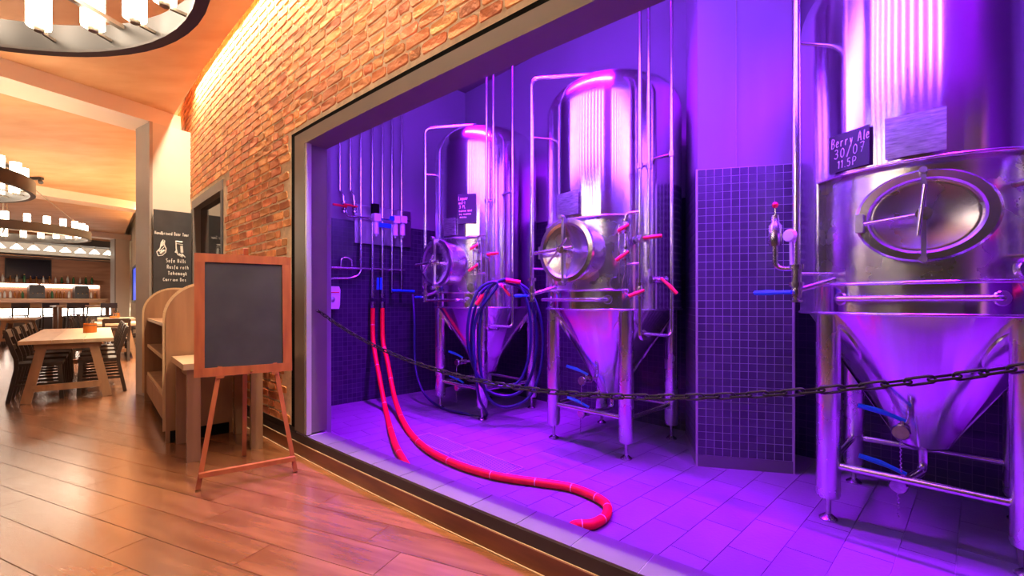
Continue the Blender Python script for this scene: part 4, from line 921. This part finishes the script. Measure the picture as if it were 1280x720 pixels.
MB().box((-1.4, 2.65, .66), (5.6, .55, 1.28)).build('cabinet_body', 'bar_wood', bb); MB().box((-1.4, 2.64, 1.32), (5.7, .60, .04)).build('cabinet_top', 'bar_top', bb)
MB().box((-1.4, 2.78, 1.92), (5.6, .30, .03)).build('bottle_shelf', 'bar_wood', bb); MB().box((-1.4, 2.90, 1.84), (5.4, .05, .12)).build('lit_strip', 'bar_light', bb)
for x in (-4.1, -2.3, -.5, 1.3): MB().box((x, 2.80, 1.62), (.04, .26, .58)).build('shelf_upright', 'bar_wood', bb)
tv = thing('wall_screen', 'wide black screen on the wall above the bar shelf', 'screen', onbar(-.75, 2.93, 2.12), BRZ)
MB().box((.0, 0, .36), (1.25, .05, .78)).build('housing', 'bar_dark', tv); MB().box((.0, -.027, .36), (1.20, .006, .73)).build('display', 'screen', tv)
for i, (x, lb) in enumerate(((-.62, 'black beer dispenser on the back bar under the wall screen'), (.66, 'black beer dispenser on the back bar beside the far column'))):
    t = thing('beer_dispenser', lb, 'dispenser', onbar(x, 2.6, 1.34), BRZ)
    MB().box((0, 0, .24), (.42, .34, .48)).build('cabinet', 'bar_dark', t); MB().box((0, -.02, .505), (.38, .3, .05)).build('crown', 'bar_grey', t)
    for k in range(3): MB().cyl((-.13 + k * .13, -.18, .2), (-.13 + k * .13, -.25, .2), .014, n=6).build('tap', 'brass', t)
bot = {}
for kk, mm in (('green', 'bottle_green'), ('amber', 'bottle_amber'), ('clear', 'bottle_clear')):
    bot[kk] = (MB().lathe([(.001, 0), (.037, .004), (.037, .17), (.030, .205), (.014, .235), (.013, .275)], 10).mesh('body', mm, 40), MB().lathe([(.015, .265), (.015, .30), (.001, .30)], 8).mesh('cap', 'brass', 40))
rb = random.Random(3)
for zz, y0, rows in ((1.3405, 2.52, 40), (1.9355, 2.74, 26)):
    for i in range(rows):
        x = -3.4 + i * 4.6 / rows
        if zz < 1.5 and (abs(x + .62) < .29 or abs(x - .66) < .29): continue
        kk = rb.choice(('green', 'amber', 'clear')); t = thing('bottle', '%s glass bottle standing on the %s' % (kk, 'back bar counter' if zz < 1.5 else 'shelf above the bar lights'), 'bottle', onbar(x + rb.uniform(-.02, .02), y0 + rb.uniform(-.04, .04), zz), 0, '%s bottles on the %s' % (kk, 'back bar counter' if zz < 1.5 else 'high bar shelf'))
        put('body', bot[kk][0], t); put('cap', bot[kk][1], t); sc_ = rb.uniform(.85, 1.15); t.scale = (sc_, sc_, sc_)
cn = thing('bar_canopy', 'dark canopy frame with a pale lit panel above the bar', 'canopy', OB, BRZ)
MB().box((-1.4, .3, 3.38), (6.0, .7, .24)).build('fascia', 'bar_dark', cn); MB().box((-1.4, .62, 3.06), (6.0, .04, .42)).build('back_panel', 'greige', cn); MB().box((-1.4, .3, 2.80), (6.0, .7, .09)).build('lower_rail', 'bar_dark', cn)
MB().box((-1.4, -.055, 2.765), (6.0, .012, .02)).build('rail_trim', 'skirt_trim', cn)
for x in (-4.2, 1.45): MB().box((x, .58, 3.05), (.07, .07, .42)).build('post', 'bar_dark', cn)
for x in (-4.2, -1.4, 1.4): MB().cyl((x, .3, 3.50), (x, .3, CZ - .002), .02, n=8).build('hanger', 'bar_dark', cn)
for i in range(11):
    t = thing('cone_pendant', 'white glowing cone pendant lamp in the bar canopy', 'lamp', onbar(-3.15 + i * .40, .18, 3.26), BRZ, 'cone pendants in the bar canopy')
    MB().cyl((0, 0, 0), (0, 0, -.10), .02, n=8).build('stem', 'rod', t, 40)
    MB().lathe([(.02, -.09), (.05, -.12), (.15, -.24), (.145, -.245), (.001, -.235)], 18).build('shade', 'cone_lamp', t, 40)
def stool(loc, rz, label, group):
    t = thing('bar_stool', label, 'stool', loc, rz, group)
    MB().prism([(-.2, -.19, .74), (.2, -.19, .74), (.19, .19, .74), (-.19, .19, .74)], (0, 0, .035)).build('seat', 'dark_wood', t)
    for sx in (-1, 1):
        MB().bar((sx * .17, -.16, .74), (sx * .20, -.2, 0), .04, .04).build('leg', 'dark_wood', t); MB().bar((sx * .17, .17, .74), (sx * .20, .22, 0), .04, .04).build('leg', 'dark_wood', t)
        MB().bar((sx * .18, .18, .76), (sx * .18, .24, 1.12), .035, .03, up=(0, 1, 0)).build('back_post', 'dark_wood', t)
        MB().bar((sx * .19, -.18, .3), (sx * .19, .19, .3), .02, .03).build('side_rail', 'dark_wood', t)
    MB().box((0, .235, 1.09), (.42, .025, .17)).build('back_panel', 'dark_wood', t); MB().box((0, -.185, .26), (.36, .025, .03)).build('foot_bar', 'dark_wood', t)
    return t
s0 = stool(onbar(-1.62, -.50), BRZ + math.pi, 'dark wooden bar stool drawn up to the bar, third from the far column', 'stools along the bar')
for x, lb in ((-2.35, 'fourth'), (-.92, 'second'), (-.15, 'first')): c = copy_tree(s0); c.location = onbar(x, -.50); c['label'] = 'dark wooden bar stool drawn up to the bar, %s from the far column' % lb
ht = thing('high_table', 'tall wooden table standing between the bar stools and dining tables', 'table', onbar(-.45, -2.3), BRZ)
MB().box((0, 0, 1.08), (1.5, .7, .05)).build('tabletop', 'table_wood', ht)
for x in (-.65, .65):
    for y in (-.27, .27): MB().box((x, y, .527), (.09, .09, 1.055)).build('leg', 'leg_wood', ht)
MB().box((0, 0, .22), (1.22, .06, .06)).build('stretcher', 'leg_wood', ht)
for x, y, r_ in ((-.4, -2.85, 0), (.4, -2.85, 0)):
    c = copy_tree(s0); c.location = onbar(x - .45, y); c.rotation_euler = (0, 0, BRZ + math.pi + r_); c['label'] = 'dark wooden bar stool with back at the tall table'; c['group'] = 'stools at the tall table'
bw = struct(put('window_2', None), 'deep blue dusk window in the wall before the far column', 'window')
b = MB(); sweep_wall(b, -16.7, -13.6, .010, .05, 1.20, 1.27, 4); sweep_wall(b, -16.7, -13.6, .010, .05, 2.33, 2.40, 4); sweep_wall(b, -16.7, -16.6, .010, .05, 1.27, 2.33, 4); sweep_wall(b, -13.7, -13.6, .010, .05, 1.27, 2.33, 4); b.build('window_frame', 'bar_dark', bw)
b = MB(); sweep_wall(b, -16.6, -13.7, .012, .02, 1.27, 2.33, 4); b.build('pane', 'blue_screen', bw)
sp = thing('ceiling_speaker', 'small dark track fixture on the ceiling between the chandeliers', 'fixture', (-9.6, 9.0, CZ - .12))
MB().box((0, 0, .09), (.5, .06, .05)).build('track', 'bar_dark', sp)
for x in (-.2, 0, .2): MB().cyl((x, 0, .07), (x + .05, -.03, .0), .03, .04, n=10).build('spot', 'bar_dark', sp, 40)

# ================================================================ ADDED VIOLET BARS, out of view, put in to light the brewing room floor
for k, (px_, lb) in enumerate(((-.75, 'added violet fill light over the red hose'), (.45, 'added violet fill light before the tiled pillar'), (3.0, 'added violet fill light over the berry ale tank'))):
    c = BP - V * 1.48 + U * (px_ * 1.0 - .55) + Z3 * 4.10
    t = thing('added_bar_light', lb, 'light', c, R(-46))
    MB().box((0, 0, .12), (1.3, .10, .06)).build('housing', 'dark_metal', t)
    MB().box((0, 0, .07), (1.25, .07, .02)).build('diffuser', 'white_plastic', t)
    for x in (-.5, .5): MB().cyl((x, 0, .15), (x, 0, HB - 4.10), .01, n=6).build('hanger', 'dark_metal', t)
    area('added_violet_light', c + Z3 * .055, c - Z3 + V * .22, 1.2, .06, ADDED_BAR_V, DOWN_V, roll=U).data.spread = R(84)
